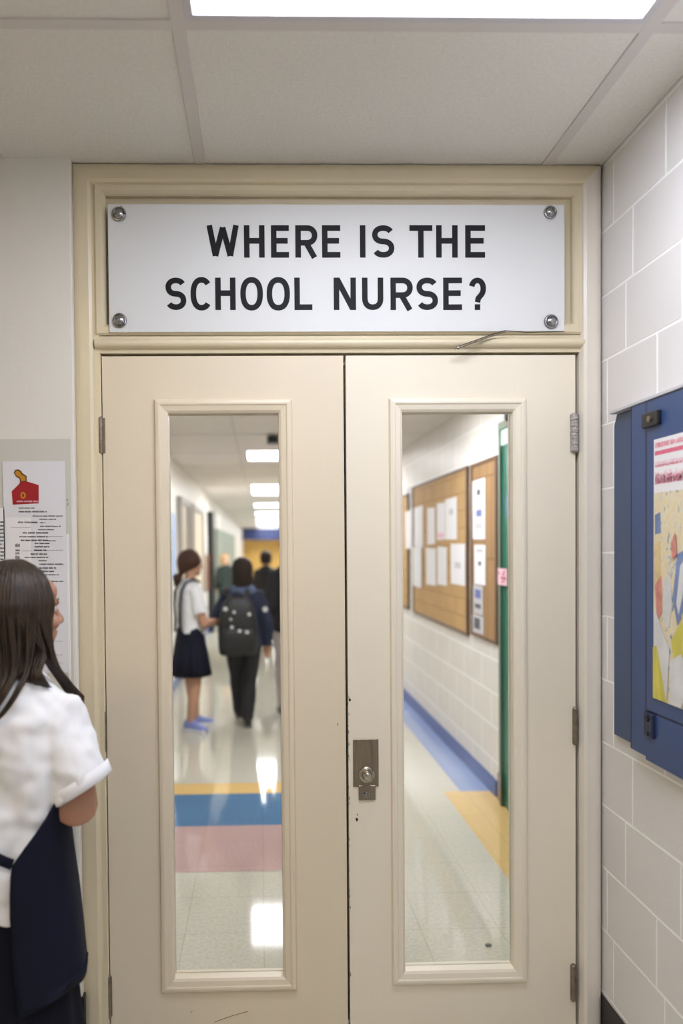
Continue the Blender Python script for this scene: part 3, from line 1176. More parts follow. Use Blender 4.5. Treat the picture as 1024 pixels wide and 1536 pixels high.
hscr(.012, .022, .01, W_ - .03, .004)
mb.use(MT['pinkl'])
hscr(.085, .018, .01, W_ - .05, .005)
mb.use(MT['pinkp'])
hscr(.098, .010, .012, W_ - .05, .004)
hscr(.135, .036, .012, W_ - .03, .0032)
hscr(.150, .022, .012, W_ - .03, .0040)
mb.use(MT['pinkl'])
hscr(.120, .055, .010, W_ - .03, .0060)
mb.build('pink_lettering', None, pos)
pq(MT['pblu'], [(.01, .29), (.05, .28), (.055, .36), (.012, .365)], 3, 'blue_patch')
pq(MT['pory'], [(.006, .40), (.05, .39), (.055, .58), (.03, .66), (.006, .63)], 4, 'ochre_patch')
pq(MT['pred'], [(.012, .56), (.06, .52), (.065, .66), (.03, .70)], 5, 'red_patch')
pq(MT['pwht'], [(.075, .54), (.12, .52), (.135, .62), (.11, .72), (.08, .70)], 6, 'white_patch')
pq(MT['pblu'], [(.17, .44), (.25, .41), (.30, .5), (.24, .62), (.17, .70), (.14, .60)], 7, 'blue_shape')
pq(MT['pwht'], [(.19, .48), (.215, .46), (.21, .58), (.18, .66), (.165, .62)], 8, 'white_stroke')
pq(MT['pwht'], [(.006, .68), (.02, .66), (.12, .80), (.10, .99), (.006, .86)], 9, 'white_shape')
pq(MT['pyel'], [(.13, .76), (.20, .68), (.24, .78), (.16, .86)], 10, 'yellow_leaf')
pq(MT['pory'], [(.2, .66), (.34, .55), (.34, .72), (.24, .76)], 11, 'ochre_shape')
pq(MT['pyel'], [(.004, .80), (.03, .79), (.10, .998), (.004, .998)], 12, 'yellow_wedge')
pq(MT['pwht'], [(.12, .84), (.2, .80), (.26, .9), (.2, .998), (.13, .998)], 13, 'white_bloom')
pq(MT['pred'], [(.13, .40), (.16, .36), (.17, .44), (.14, .46)], 14, 'red_dab')

# ----------------------------------------------------------- hall beyond
mb = MB().box(HXL - .1, HXL, .12, HEND, 0, HALLZ + .05)
structure('wall_hall_left', mb, MT['hallw'], 'white left wall of the long school hall', 'wall')
mb = MB().box(HXR, HXR + .1, .12, HEND, 0, HALLZ + .05)
structure('wall_hall_right', mb, MT['hallb'], 'white block right wall of the school hall under the cork boards', 'wall')
mb = MB().use(MT['yelwall']).box(HXL - .1, HXR + .1, HEND, HEND + .1, 0, HALLZ + .1)
structure('wall_hall_end', mb, None, 'gold coloured wall at the far end of the hall', 'wall')
mb = MB().box(HXL, HXR, HEND - 1.2, HEND - 1.0, HALLZ - .62, HALLZ)
structure('trim_2', mb, MT['navyband'], 'dark blue beam across the far end of the hall', 'beam')
zbb = .098
mb = MB().box(HXR - .012, HXR, onX(746, 1100, HXR).y, HEND, 0, zbb, .002, 1)
structure('baseboard_hall_right', mb, MT['basebl'], 'blue baseboard along the right wall of the hall', 'baseboard')
mb = MB().box(HXL, HXL + .012, .12, HEND, 0, zbb, .002, 1)
structure('baseboard_hall_left', mb, MT['basebl'], 'blue baseboard along the left wall of the hall', 'baseboard')
# hall ceiling: holes for the lights
LX0, LX1 = -.13, .98
ldep = [(2.6, 3.4)] + [(onZ(400, a_, HALLZ).y, onZ(400, b_, HALLZ).y) for a_, b_ in ((676.5, 690.5), (728, 741.5))]
y2 = ldep[-1][1]
ldep += [(y2 + 3.2 + 4.2 * i, y2 + 4.3 + 4.2 * i) for i in range(6)]
ldep[0] = (1.75, 2.6)  # first panel is added out of view to brighten the near hall
mb = MB().use(MT['hallc'])
mb.box(HXL - .05, LX0, .12, HEND, HALLZ, HALLZ + .02)
mb.box(LX1, HXR + .05, .12, HEND, HALLZ, HALLZ + .02)
prev = .12
for a_, b_ in ldep:
    mb.box(LX0, LX1, prev, a_, HALLZ, HALLZ + .02)
    prev = b_
mb.box(LX0, LX1, prev, HEND, HALLZ, HALLZ + .02)
hc = structure('ceiling_hall', mb, None, 'pale ceiling of the hall with rows of light panels', 'ceiling')
for y in [1.5 + .61 * 2 * i for i in range(1, 26)]:
    MB().box(HXL, HXR, y - .012, y + .012, HALLZ - .003, HALLZ + .001).build('grid_bar', MT['tbar'], hc)
for x in (onZ(352, 650, HALLZ).x, ):
    MB().box(x - .012, x + .012, .12, HEND, HALLZ - .0035, HALLZ + .001).build('grid_bar', MT['tbar'], hc)
words = ['added out of view, nearest', 'second', 'third', 'fourth', 'fifth', 'sixth', 'seventh', 'eighth', 'ninth', 'tenth']
for i, (a_, b_) in enumerate(ldep):
    troffer(LX0, LX1, a_, b_, HALLZ, 'lamphall', 'bright ceiling light panel in the hall, %s from the doors' % words[i], 'hall ceiling lights', .012)
# small dark box on the hall ceiling
c = onZ(409, 652, HALLZ)
w_ = .085 * 1
bx = thing('ceiling_speaker', 'small dark grey box hanging from the hall ceiling before the nearest lit panel', 'box', c)
MB().box(c.x - .05, c.x + .05, c.y - .04, c.y + .06, HALLZ - .075, HALLZ - .012, .006, 2).build('housing', MT['greyfr'], bx)
MB().box(c.x - .02, c.x + .02, c.y - .02, c.y + .04, HALLZ - .014, HALLZ, .002, 1).build('bracket', MT['greyfr'], bx)
MB().box(c.x - .036, c.x + .036, c.y - .043, c.y - .039, HALLZ - .066, HALLZ - .022, .001, 1).build('grille', MT['black'], bx)


# cork boards on the right wall
def board(name, label, pxa, pxb, pyt, pyb, pref, m, fr):
    """between two pixel columns on the wall plane; pyt and pyb measured at column pref"""
    X = HXR - .02
    ya, yb_ = onX(pxa, 800, X).y, onX(pxb, 800, X).y   # far, near
    z1, z0 = onX(pref, pyt, X).z, onX(pref, pyb, X).z
    t_ = thing(name, label, 'bulletin board', (HXR, (ya + yb_) / 2, z0), 0, 'cork boards on the right hall wall')
    MB().box(X + .008, HXR, yb_, ya, z0, z1).build('cork', MT[m], t_)
    mb_ = MB()
    f_ = fr
    mb_.box(X, HXR, yb_, yb_ + f_, z0, z1, .002, 1)
    mb_.box(X, HXR, ya - f_, ya, z0, z1, .002, 1)
    mb_.box(X, HXR, yb_ + f_, ya - f_, z0, z0 + .02, .002, 1)
    mb_.box(X, HXR, yb_ + f_, ya - f_, z1 - .02, z1, .002, 1)
    mb_.build('frame', MT['boardfr'], t_)
    return z0, z1


board('bulletin_board', 'brown cork board next to the green door', 704.5, 744, 683, 967, 742, 'corkd', .04)
board('bulletin_board', 'long tan cork board covered in white sheets, between the two others', 618, 699.5, 699, 953, 698, 'cork', .03)
board('bulletin_board', 'cork board farthest down the hall, seen at the left edge of the pane', 560, 611, 742, 912, 606, 'cork', .03)
PX = HXR - .0145
papers = [
    (608, 618, 767, 824, 'paper', 'white sheet at the far end of the tan board, upper row'),
    (608.5, 617, 730, 761, 'tape', 'pale grey sheet on the wall gap left of the tan cork board'),
    (621, 634, 761, 821, 'paper', 'white sheet in the upper row, second from the far end of the tan board'),
    (641, 652, 761, 816, 'paper', 'narrow white sheet in the middle of the upper row on the tan board'),
    (655, 667, 754, 809, 'paper', 'white sheet with pink lower edge in the upper row of the tan board'),
    (667.8, 685, 747.5, 809.5, 'paper', 'wide white sheet nearest the doors in the upper row of the tan board'),
    (619.5, 632, 821, 881, 'paper', 'white sheet farthest down the hall in the lower row'),
    (639, 653.4, 822, 877, 'paper', 'white sheet, second from the far end in the lower row'),
    (656, 670, 819.6, 877, 'paper', 'white sheet, third from the far end in the lower row'),
    (676, 697.5, 815.6, 877, 'paper', 'wide white sheet nearest the doors in the lower row of the tan board'),
    (708.7, 727.4, 719.5, 809, 'paper', 'tall white sheet with dark pictures at the top of the brown board'),
    (711, 728, 817, 877, 'paper', 'white sheet with a dark mark in the middle of the brown board'),
    (709.5, 724, 878, 921, 'tape', 'pale sheet with grey print low on the brown board'),
    (708, 725, 922, 949, 'tape', 'grey torn sheet at the bottom of the brown board'),
]
for i, (xa, xb, yt, ybm, m, lab) in enumerate(papers):
    X = HXR - .0206 if i in (0, 6) else HXR - .0145 if i != 1 else HXR - .002
    f_, n_ = onX(xa, (yt + ybm) / 2, X), onX(xb, (yt + ybm) / 2, X)
    pc = (xa + xb) / 2
    z1, z0 = onX(pc, yt, X).z, onX(pc, ybm, X).z
    t_ = thing('paper_sheet', lab, 'paper', (X, (f_.y + n_.y) / 2, z0), 0, 'sheets on the cork boards')
    rnd = random.Random(i)
    sk = rnd.uniform(-.012, .012)
    mb_ = MB()
    mb_.prism([(X, n_.y, z0), (X, f_.y, z0 + sk), (X, f_.y, z1), (X, n_.y, z1 + sk)], (-.001, 0, 0))
    mb_.build('sheet', MT[m], t_)
    marks = {4: [(.1, .9, .82, .97, 'pinkl')], 10: [(.35, .65, .16, .26, 'ink'), (.3, .75, .50, .62, 'violet'), (.2, .8, .72, .83, 'tape')], 11: [(.4, .62, .42, .52, 'inkd'), (.2, .8, .1, .2, 'tape')],
             12: [(.2, .8, .15, .45, 'violet'), (.2, .8, .65, .8, 'ink')], 13: [(.2, .7, .2, .8, 'ink')], 5: [(.35, .7, .25, .4, 'tape')], 9: [(.3, .7, .45, .6, 'tape')]}.get(i)
    if marks:
        for u0_, u1_, v0, v1, mm in marks:
            mb_ = MB().use(MT[mm])
            Yf = lambda u: f_.y + (n_.y - f_.y) * u
            Zf = lambda v: z1 + (z0 - z1) * v
            mb_.box(X - .0016, X - .001, Yf(u1_), Yf(u0_), Zf(v1), Zf(v0))
            mb_.build('print', None, t_)

# green door on the right hall wall
GX = HXR - .03
gy1 = onX(747, 900, GX).y
gz1 = onX(748, 634, GX).z
g = thing('door_3', 'green hall door with a pale mint top panel beyond the right pane', 'door', (HXR, gy1 - .5, 0), 0, None, 'structure')
mb = MB().use(MT['greeng'])
fwid = .028
mb.box(GX, HXR, gy1 - fwid, gy1, 0, gz1, .002, 1)
mb.box(GX, HXR, gy1 - 1.05, gy1 - 1.05 + fwid, 0, gz1, .002, 1)
mb.box(GX, HXR, gy1 - 1.05 + fwid, gy1 - fwid, gz1 - .045, gz1, .002, 1)
mb.build('door_frame', None, g)
zm1, zm0 = onX(752, 648, GX).z, onX(752, 668, GX).z
MB().box(GX + .008, HXR, gy1 - 1.02, gy1 - fwid, zm0, gz1 - .045, .002, 1).build('top_panel', MT['mint'], g)
MB().box(GX + .014, HXR, gy1 - 1.02, gy1 - fwid, .012, zm0, .002, 1).build('leaf', MT['green'], g)
MB().box(GX + .006, GX + .016, gy1 - .22, gy1 - .14, .012, zm0 - .01, .004, 1).build('edge_stile', MT['greenl'], g)
c = onX(763, 624, GX - .03)
MB().lathe((GX - .05, c.y, c.z), (1, 0, 0), [(0, .02), (.01, .028), (.05, .028)], 18).build('closer_arm', MT['black'], g)
MB().box(GX - .03, HXR, c.y + .0, c.y + .07, c.z - .05, c.z + .05, .004, 1).build('closer_bracket', MT['steel'], g)
c1, c0 = onX(759, 742, GX + .012), onX(772, 775, GX + .012)
MB().box(GX + .011, GX + .015, c0.y, c1.y, c0.z, c1.z).build('door_notice', MT['violet'], g)
c1, c0 = onX(764.5, 1036, GX + .01), onX(770, 1070, GX + .01)
MB().box(GX + .004, GX + .014, c0.y, c1.y, c0.z, c1.z, .002, 1).build('handle_plate', MT['paper'], g)
c1, c0 = onX(746, 1158, GX - .004), onX(751, 1198, GX - .004)
MB().box(GX - .006, GX, c0.y, c1.y, .02, c1.z, .002, 1).build('kick_hinge', MT['steel'], g)
c1, c0 = onX(746.2, 852, GX - .003), onX(760, 879, GX - .003)
rs = thing('number_card', 'small white card with red figures on the green door frame', 'card', (GX - .003, (c0.y + c1.y) / 2, c0.z))
MB().box(GX - .003, GX - .001, c0.y, c1.y, c0.z, c1.z).build('card', MT['pinkl'], rs)
Yf = lambda u: c1.y + (c0.y - c1.y) * u
Zf = lambda v: c0.z + (c1.z - c0.z) * v
ww = abs(c1.y - c0.y)
mb = MB()
for st in ([(.08, .80), (.2, .62)], [(.72, .10), (.72, .86), (.38, .42), (.88, .42)], [(.42, .12), (.56, .3)]):
    ribbon(mb, [(Yf(u), Zf(v)) for u, v in st], .012, GX - .0036, .0006, lambda x, zz, yq: (yq, x, zz))
mb.build('figure', MT['red'], rs)

# left hall wall fittings
LXW = HXL + .001


def lbox(mb, pxa, pxb, pyt, pyb, th, pref=None):
    ya, yb_ = onX(pxa, 820, LXW + th).y, onX(pxb, 820, LXW + th).y
    pr_ = pref or (pxa + pxb) / 2
    z1, z0 = onX(pr_, pyt, LXW + th).z, onX(pr_, pyb, LXW + th).z
    mb.box(LXW, LXW + th, min(ya, yb_), max(ya, yb_), max(z0, 0.02), z1, .002, 1)
    return Vector((LXW, (ya + yb_) / 2, max(z0, .02)))


mb = MB()
c = lbox(mb, 246, 263.5, 768, 868, .012)
tag(mb.build('wall_poster', MT['lightblue'], loc=c), 'pale blue poster on the left hall wall behind the standing girl', 'poster')
for n_, (a_, b_, mcol, lab) in enumerate(((268, 279, 'creamd', 'cream hall door with grey frame behind the standing girl'), (286, 301, 'creamd', 'second cream hall door on the left, further along'))):
    ya, yb_ = onX(a_, 820, LXW).y, onX(b_, 820, LXW).y
    dt = thing('door_%d' % (4 + n_), lab, 'door', (LXW, (ya + yb_) / 2, 0), 0, None, 'structure')
    MB().box(LXW, LXW + .02, ya, yb_, .01, 1.98, .002, 1).build('leaf', MT[mcol], dt)
    mb = MB()
    mb.box(LXW, LXW + .05, ya - .12, ya, 0, 2.06, .003, 1)
    mb.box(LXW, LXW + .05, yb_, yb_ + .25, 0, 2.06, .003, 1)
    mb.box(LXW, LXW + .05, ya, yb_, 1.98, 2.06, .003, 1)
    mb.build('door_frame', MT['greydf'], dt)
ya = onX(320, 820, LXW + .1).y
mb = MB().box(LXW, LXW + .10, ya - .1, ya + .4, 0, 2.1, .004, 1)
tag(mb.build('locker', MT['black'], loc=(LXW, ya, 0)), 'tall dark cabinet end standing against the left hall wall', 'cabinet')
mb = MB()
c = lbox(mb, 307, 316, 832, 886, .03)
tag(mb.build('wall_panel', MT['brown'], loc=c), 'dark brown panel on the left hall wall beside the standing girl', 'panel')
for i in range(5):
    y_ = ya + 2.0 + i * 2.2
    tag(MB().box(LXW, LXW + .06, y_, y_ + 1.8, .1, 1.85, .004, 1).build('locker_bank', MT['greylock'], loc=(LXW, y_, .1)), 'grey green lockers along the left hall wall far from the doors', 'lockers', 'far lockers on the left hall wall')

# crumb on the hall floor
c = onZ(732, 1419, 0)
mb = MB()
mb.ell((c.x, c.y, .004), (.013, .009, .006), None, 8)
o = mb.build('scrap', MT['greyfr'], loc=(c.x, c.y, 0))
tag(o, 'small dark scrap on the speckled floor behind the right pane', 'scrap')


# ------------------------------------------------------------------ people
UP = Vector((0, 0, 1))


def hand(mb, wr, d, nrm, k, side, curl=.5):
    """palm and five separate bent fingers; d: direction, nrm: palm normal, side: +1 right hand"""
    d = Vector(d).normalized()
    nrm = Vector(nrm)
    nrm = (nrm - d * nrm.dot(d)).normalized()
    s = d.cross(nrm) * side
    L = .078 * k
    mb.tube([wr - d * .01 * k, wr + d * L * .5, wr + d * L], [.021 * k, .034 * k, .034 * k], 12, .42, s)
    for i, (off, ln) in enumerate(((-.024, .058), (-.008, .066), (.008, .062), (.023, .048))):
        b = wr + d * L * .93 + s * off * k
        dd = d.copy()
        pts = [b]
        for j in range(3):
            dd = (dd + nrm * curl * .55).normalized()
            pts.append(pts[-1] + dd * ln * k * (.45, .32, .23)[j])
        mb.tube(pts, [.0088 * k, .0084 * k, .0075 * k, .0062 * k], 8)
    b = wr + d * .022 * k - s * .026 * k
    t1 = (d * .75 - s * .6 + nrm * .35).normalized()
    t2 = (d * .9 - s * .1 + nrm * .5).normalized()
    mb.tube([b, b + t1 * .032 * k, b + t1 * .032 * k + t2 * .026 * k], [.011 * k, .0098 * k, .0075 * k], 8)


def head_mb(mb, C, F, k):
    Sd = F.cross(UP).normalized()
    Uu = Sd.cross(F).normalized()
    ax = (Sd, F, Uu)
    P = lambda s, f, u: C + (Sd * s + F * f + Uu * u) * k
    E = lambda s, f, u, r: mb.ell(P(s, f, u), [q * k for q in r], ax, 14)
    mb.ell(P(0, -.006, .018), [.073 * k, .091 * k, .088 * k], ax, 20)
    E(0, .018, -.045, (.056, .066, .062))
    E(0, .066, -.086, (.022, .018, .016))
    E(0, .055, .045, (.058, .032, .034))
    E(0, .078, .018, (.046, .014, .010))
    mb.tube([P(0, .086, .012), P(0, .096, -.012), P(0, .1035, -.027)], [.007 * k, .009 * k, .0118 * k], 10)
    for s in (-1, 1):
        E(s * .011, .096, -.031, (.008, .011, .007))
        E(s * .036, .058, -.028, (.022, .026, .022))
        E(s * .075, -.006, -.005, (.006, .019, .030))
    E(0, .084, -.054, (.022, .010, .0065))
    E(0, .082, -.064, (.018, .010, .007))
    E(0, .070, -.060, (.030, .018, .026))


def limb(mb, a, b, c, r):
    a, b, c = Vector(a), Vector(b), Vector(c)
    mb.tube([a, a.lerp(b, .35), a.lerp(b, .8), b, b.lerp(c, .3), b.lerp(c, .7), c], r, 14)


def body(root, J, m, k, voxel=.006, hand_curl=.5):
    mb = MB()
    P = J['pelvis']
    N = J['neck']
    C, F = J['head'], J['face']
    # trunk
    rs = []
    for t_, rx, ry in ((0, .09, .07), (.12, .112, .082), (.3, .105, .078), (.5, .098, .072), (.72, .112, .08), (.88, .112, .07), (.97, .075, .055), (1.0, .045, .045)):
        c = P.lerp(N, t_)
        rs.append([c + Vector((rx * k * math.cos(2 * PI * i / 20), ry * k * math.sin(2 * PI * i / 20), 0)) for i in range(20)])
    mb.rings(rs)
    mb.tube([N - UP * .03 * k, N.lerp(C, .45), C - F * .01 * k], [.052 * k, .044 * k, .046 * k], 14)
    head_mb(mb, C, F, k)
    for sd in ('R', 'L'):
        s = 1 if sd == 'R' else -1
        limb(mb, J['sh' + sd], J['el' + sd], J['wr' + sd], J.get('armr') or [q * k for q in (.034, .038, .038, .040, .038, .030, .023)])
        d = (J['wr' + sd] - J['el' + sd]).normalized()
        hand(mb, J['wr' + sd], d + J.get('hd' + sd, Vector()), J.get('pn' + sd, Vector((0, 0, -1))), k, s, hand_curl)
        limb(mb, J['hip' + sd], J['kn' + sd], J['an' + sd], [q * k for q in (.066, .066, .056, .052, .053, .044, .032)])
        tdir = J.get('toe' + sd, Vector((0, 1, 0)))
        an = J['an' + sd]
        mb.tube([an - UP * .02 * k, an + tdir * .06 * k - UP * .045 * k, an + tdir * .13 * k - UP * .055 * k], [.03 * k, .032 * k, .024 * k], 10)
    o = mb.build('body', m, root, local=True)
    bake(o, voxel, 5)
    # eyes, brows
    Sd = F.cross(UP).normalized()
    Uu = Sd.cross(F).normalized()
    for s in (-1, 1):
        c = C + (Sd * s * .030 + F * .0665 + Uu * .004) * k
        e = MB().use(MT['eyew'])
        e.ell(c, (.0115 * k,) * 3, (Sd, F, Uu), 12)
        e.use(MT['eyed'])
        e.ell(c + F * .006 * k, (.006 * k, .0063 * k, .006 * k), (Sd, F, Uu), 10)
        e.build('eye', None, root, local=True, smooth=True)
        b = MB()
        p = lambda a, u, f: C + (Sd * s * a + F * f + Uu * u) * k
        b.tube([p(.012, .022, .089), p(.028, .027, .085), p(.046, .021, .073)], [.0018 * k, .0026 * k, .0012 * k], 6)
        b.build('eyebrow', J['hairmat'], root, local=True, smooth=True)
    return o


def joints(H, yawF=0., pitch=0.):
    """upright stance, local frame: +Y ahead, +X to the right"""
    k = H / 1.5
    J = dict(pelvis=Vector((0, 0, .74 * k)), neck=Vector((0, 0, 1.235 * k)), head=Vector((0, .012 * k, 1.385 * k)))
    J['face'] = Vector((math.sin(yawF) * math.cos(pitch), math.cos(yawF) * math.cos(pitch), math.sin(pitch)))
    for sd, s in (('R', 1), ('L', -1)):
        J['sh' + sd] = Vector((s * .145, 0, 1.17)) * k
        J['el' + sd] = Vector((s * .185, -.01, .92)) * k
        J['wr' + sd] = Vector((s * .19, .05, .71)) * k
        J['hip' + sd] = Vector((s * .075, 0, .74)) * k
        J['kn' + sd] = Vector((s * .075, .01, .42)) * k
        J['an' + sd] = Vector((s * .075, -.01, .085)) * k
    J['hairmat'] = MT['hairk']
    return J, k


def torso_rings(prof, k, n=32, cx=0., p=2.3):
    rs = []
    for z, rx, ry, cy in prof:
        r = []
        for i in range(n):
            a = 2 * PI * i / n
            c, s = math.cos(a), math.sin(a)
            r.append(Vector(((cx + rx * math.copysign(abs(c) ** (2 / p), c)) * k, (cy + ry * math.copysign(abs(s) ** (2 / p), s)) * k, z * k)))
        rs.append(r)
    return rs


def skirt(root, prof, k, m, name='skirt', pleats=14, amp=.05, n=96):
    mb = MB()
    z0, z1 = prof[-1][0], prof[0][0]
    rs = []
    for z, rx, ry, cy in prof:
        w = (z1 - z) / (z1 - z0)
        r = []
        for i in range(n):
            a = 2 * PI * i / n
            q = 1 + amp * w * (math.sin(a * pleats) + .4 * math.sin(a * 5 + 1))
            r.append(Vector((rx * q * math.cos(a) * k, (cy + ry * q * math.sin(a)) * k, z * k)))
        rs.append(r)
    mb.rings(rs)
    return mb.build(name, m, root, local=True, smooth=True)


def shoe(root, an, d, k, upper, sole, name='shoe'):
    d = Vector((d.x, d.y, 0)).normalized()
    s = d.cross(UP)
    base = Vector((an.x, an.y, 0))
    rs, rs2 = [], []
    for f, w, h in ((-.055, .022, .05), (-.045, .032, .085), (-.01, .034, .10), (.03, .036, .075), (.08, .041, .05), (.125, .038, .038), (.155, .022, .026)):
        c = base + d * f * k
        ring = []
        for i in range(14):
            a = PI * i / 13
            ring.append(c + s * (w * math.cos(a)) * k + UP * (.018 + h * max(0., math.sin(a)) ** .7) * k)
        rs.append(ring)
        rs2.append([c + s * q * k + UP * z * k for q, z in ((w * 1.08, .0), (w * 1.14, .014), (w * 1.08, .034), (-w * 1.08, .034), (-w * 1.14, .014), (-w * 1.08, 0))])
    o = MB().rings(rs).build(name, upper, root, local=True, smooth=True)
    MB().rings(rs2).build('sole', sole, o, local=True, smooth=False)
    return o


def hair_locks(mb, C, F, k, spans, n, tip, rad=.011, rnd=None, cap=True, squeeze=None, facedeg=50):
    """flattened locks from the crown over the skull, then falling to tip(phi) points.
    phi is measured from the face round the head; positive is the person's right."""
    rnd = rnd or random.Random(1)
    Sd = F.cross(UP).normalized()
    Fh = Vector((F.x, F.y, 0)).normalized()
    rd, rw, rh = .103 * k, .086 * k, .104 * k
    if cap:
        rs = []
        N = 40
        for e in (4, 14, 26, 40, 55, 70, 84, 96, 108, 118):
            a = math.radians(e)
            ring = []
            for i in range(N):
                ph = 2 * PI * i / N
                dg = abs(math.degrees(ph if ph < PI else ph - 2 * PI))
                q = 1.
                lim = facedeg
                if e > 48 and dg < lim:
                    q = .80
                elif e > 40 and dg < lim + 8:
                    q = .93
                ring.append(C - F * .010 * k + UP * .014 * k + (Fh * math.cos(ph) * rd * q + Sd * math.sin(ph) * rw * q) * math.sin(a) * .985 + UP * rh * math.cos(a) * (.985 if q == 1 else .97))
            rs.append(ring)
        mb.rings(rs)
    for lo, hi, cnt in spans:
        for i in range(cnt):
            ph = math.radians(lo + (hi - lo) * (i + rnd.uniform(.1, .9)) / cnt)
            rr = rnd.uniform(.98, 1.035)
            e0 = rnd.uniform(2, 26)
            pts = []
            for e in (e0, e0 + 15, 48, 64, 80, 95):
                a = math.radians(e)
                pts.append(C - F * .010 * k + UP * .014 * k + (Fh * math.cos(ph) * rd + Sd * math.sin(ph) * rw) * math.sin(a) * rr + UP * rh * math.cos(a) * rr)
            pts += tip(ph, pts[-1], rnd)
            m = len(pts)
            r = [rad * k * (.55 + .45 * min(1, j / 2)) * (1 if j < m - 3 else (m - j) / 3.4 + .06) * rnd.uniform(.85, 1.1) for j in range(m)]
            # resample for smooth curves
            fine, fr = [], []
            for j in range(m - 1):
                p_1, p_2 = pts[max(j - 1, 0)], pts[min(j + 2, m - 1)]
                for q in range(3):
                    u = q / 3
                    a_, b_ = pts[j], pts[j + 1]
                    t0, t1 = (b_ - p_1) * .5, (p_2 - a_) * .5
                    h00, h10, h01, h11 = 2 * u ** 3 - 3 * u * u + 1, u ** 3 - 2 * u * u + u, -2 * u ** 3 + 3 * u * u, u ** 3 - u * u
                    fine.append(a_ * h00 + t0 * h10 + b_ * h01 + t1 * h11)
                    fr.append(r[j] * (1 - u) + r[j + 1] * u)
            fine.append(pts[-1])
            fr.append(r[-1])
            out = (pts[3] - C).normalized()
            tang = out.cross(UP)
            mb.tube(fine, fr, 6, .5, tang, roundends=False)


# ---- foreground girl ------------------------------------------------------
GY = -.53
gp = onY(15, 900, GY)
g1 = thing('person', 'girl with long brown hair in white shirt and navy apron beside the left pier', 'person', (gp.x, GY, 0), math.radians(-6))
J, k = joints(1.455, math.radians(41))
J['head'] = Vector((.020, .008, 1.352))
J['neck'] = Vector((0, .0, 1.185))
J['pelvis'] = Vector((0, 0, .715))
J['shR'], J['elR'], J['wrR'] = Vector((.118, .0, 1.125)), Vector((.152, -.008, .908)), Vector((.03, .19, .90))
J['shL'], J['elL'], J['wrL'] = Vector((-.128, .0, 1.125)), Vector((-.175, .03, .91)), Vector((-.02, .185, .95))
J['pnR'] = Vector((0, -1, 0))
J['pnL'] = Vector((0, -1, 0))
J['hairmat'] = MT['hair']
J['armr'] = [.036, .042, .050, .051, .046, .034, .024]
body(g1, J, MT['skind'], .97, .0045)
# shirt
prof = [(1.218, .050, .046, .0), (1.208, .078, .058, 0), (1.190, .104, .070, 0), (1.163, .124, .082, 0), (1.12, .138, .096, 0), (1.06, .142, .104, 0), (1.0, .136, .104, 0), (.92, .122, .098, 0), (.84, .118, .100, .0), (.76, .124, .106, 0), (.71, .130, .110, 0), (.668, .133, .112, 0)]
mb = MB()
mb.rings(torso_rings(prof, 1, 40))
shc = Vector((.108, .0, 1.118))
e1 = Vector((.168, -.004, .945))
mb.tube([shc - Vector((.03, 0, -.0)), shc, shc.lerp(e1, .35), shc.lerp(e1, .7), e1], [.055, .062, .068, .071, .074], 24, .92, (0, 1, 0), roundends=False, tilt_end=(.52, 0, -.86))
shl = Vector((-.112, .0, 1.128))
e2 = Vector((-.172, .01, .945))
mb.tube([shl + Vector((.03, 0, 0)), shl, shl.lerp(e2, .5), e2], [.055, .062, .068, .074], 24, .92, (0, 1, 0), roundends=False, tilt_end=(-.5, 0, -.86))
sh = mb.build('shirt', MT['shirt'], g1, local=True)
bake(sh, .0045, 3, (.12, .055))
# sleeve hem band
ax_ = (e1 - shc).normalized()
mb = MB()
n0 = Vector((1, 0, 0)) - ax_ * ax_.x
n0.normalize()
b0_ = ax_.cross(n0)
for s_ in (0,):
    rr_ = []
    for off, r in ((-.029, .0725), (-.028, .0741), (.001, .0746), (.002, .068)):
        ring = []
        for i in range(32):
            a = 2 * PI * i / 32
            q = e1 + n0 * r * math.cos(a) + b0_ * r * .92 * math.sin(a)
            nrm = Vector((.52, 0, -.86)).normalized()
            q = q - ax_ * ((q - e1).dot(nrm) / ax_.dot(nrm)) + ax_ * off
            ring.append(q)
        rr_.append(ring)
    mb.rings(rr_, caps=False)
mb.build('sleeve_hem', MT['shirt'], g1, local=True, smooth=True)
# collar
mb = MB()
mb.rings([[Vector((r * math.cos(a) , ry * math.sin(a) + .002, z)) for a in [2 * PI * i / 28 for i in range(28)]] for z, r, ry in ((1.200, .070, .062), (1.222, .060, .055), (1.236, .057, .053), (1.234, .053, .049), (1.205, .052, .048))], caps=False)
mb.build('collar', MT['shirt'], g1, local=True, smooth=True)
# skirt
skirt(g1, [(.74, .090, .076, 0), (.69, .104, .090, 0), (.665, .118, .100, 0), (.60, .134, .113, 0), (.50, .142, .120, 0), (.42, .148, .128, 0), (.34, .158, .140, 0)], 1, MT['navyd'], amp=.03)
# navy apron: wraps the front and both sides, open at the back
def rxy(z):
    for (za, ra, rya, _), (zb_, rb, ryb, _) in zip(prof, prof[1:]):
        if za >= z >= zb_:
            u = (za - z) / (za - zb_)
            return ra + (rb - ra) * u, rya + (ryb - rya) * u
    return prof[-1][1] + (prof[-1][0] - z) * .06, prof[-1][2] + (prof[-1][0] - z) * .06


def edge_ang(z):
    tab = [(1.10, 35), (.905, -36), (.875, -48), (.835, -64), (.805, -74), (.77, -76), (.70, -76), (.60, -74), (.46, -69)]
    for (za, a), (zb_, b) in zip(tab, tab[1:]):
        if za >= z >= zb_:
            return a + (b - a) * (za - z) / (za - zb_)
    return tab[-1][1]


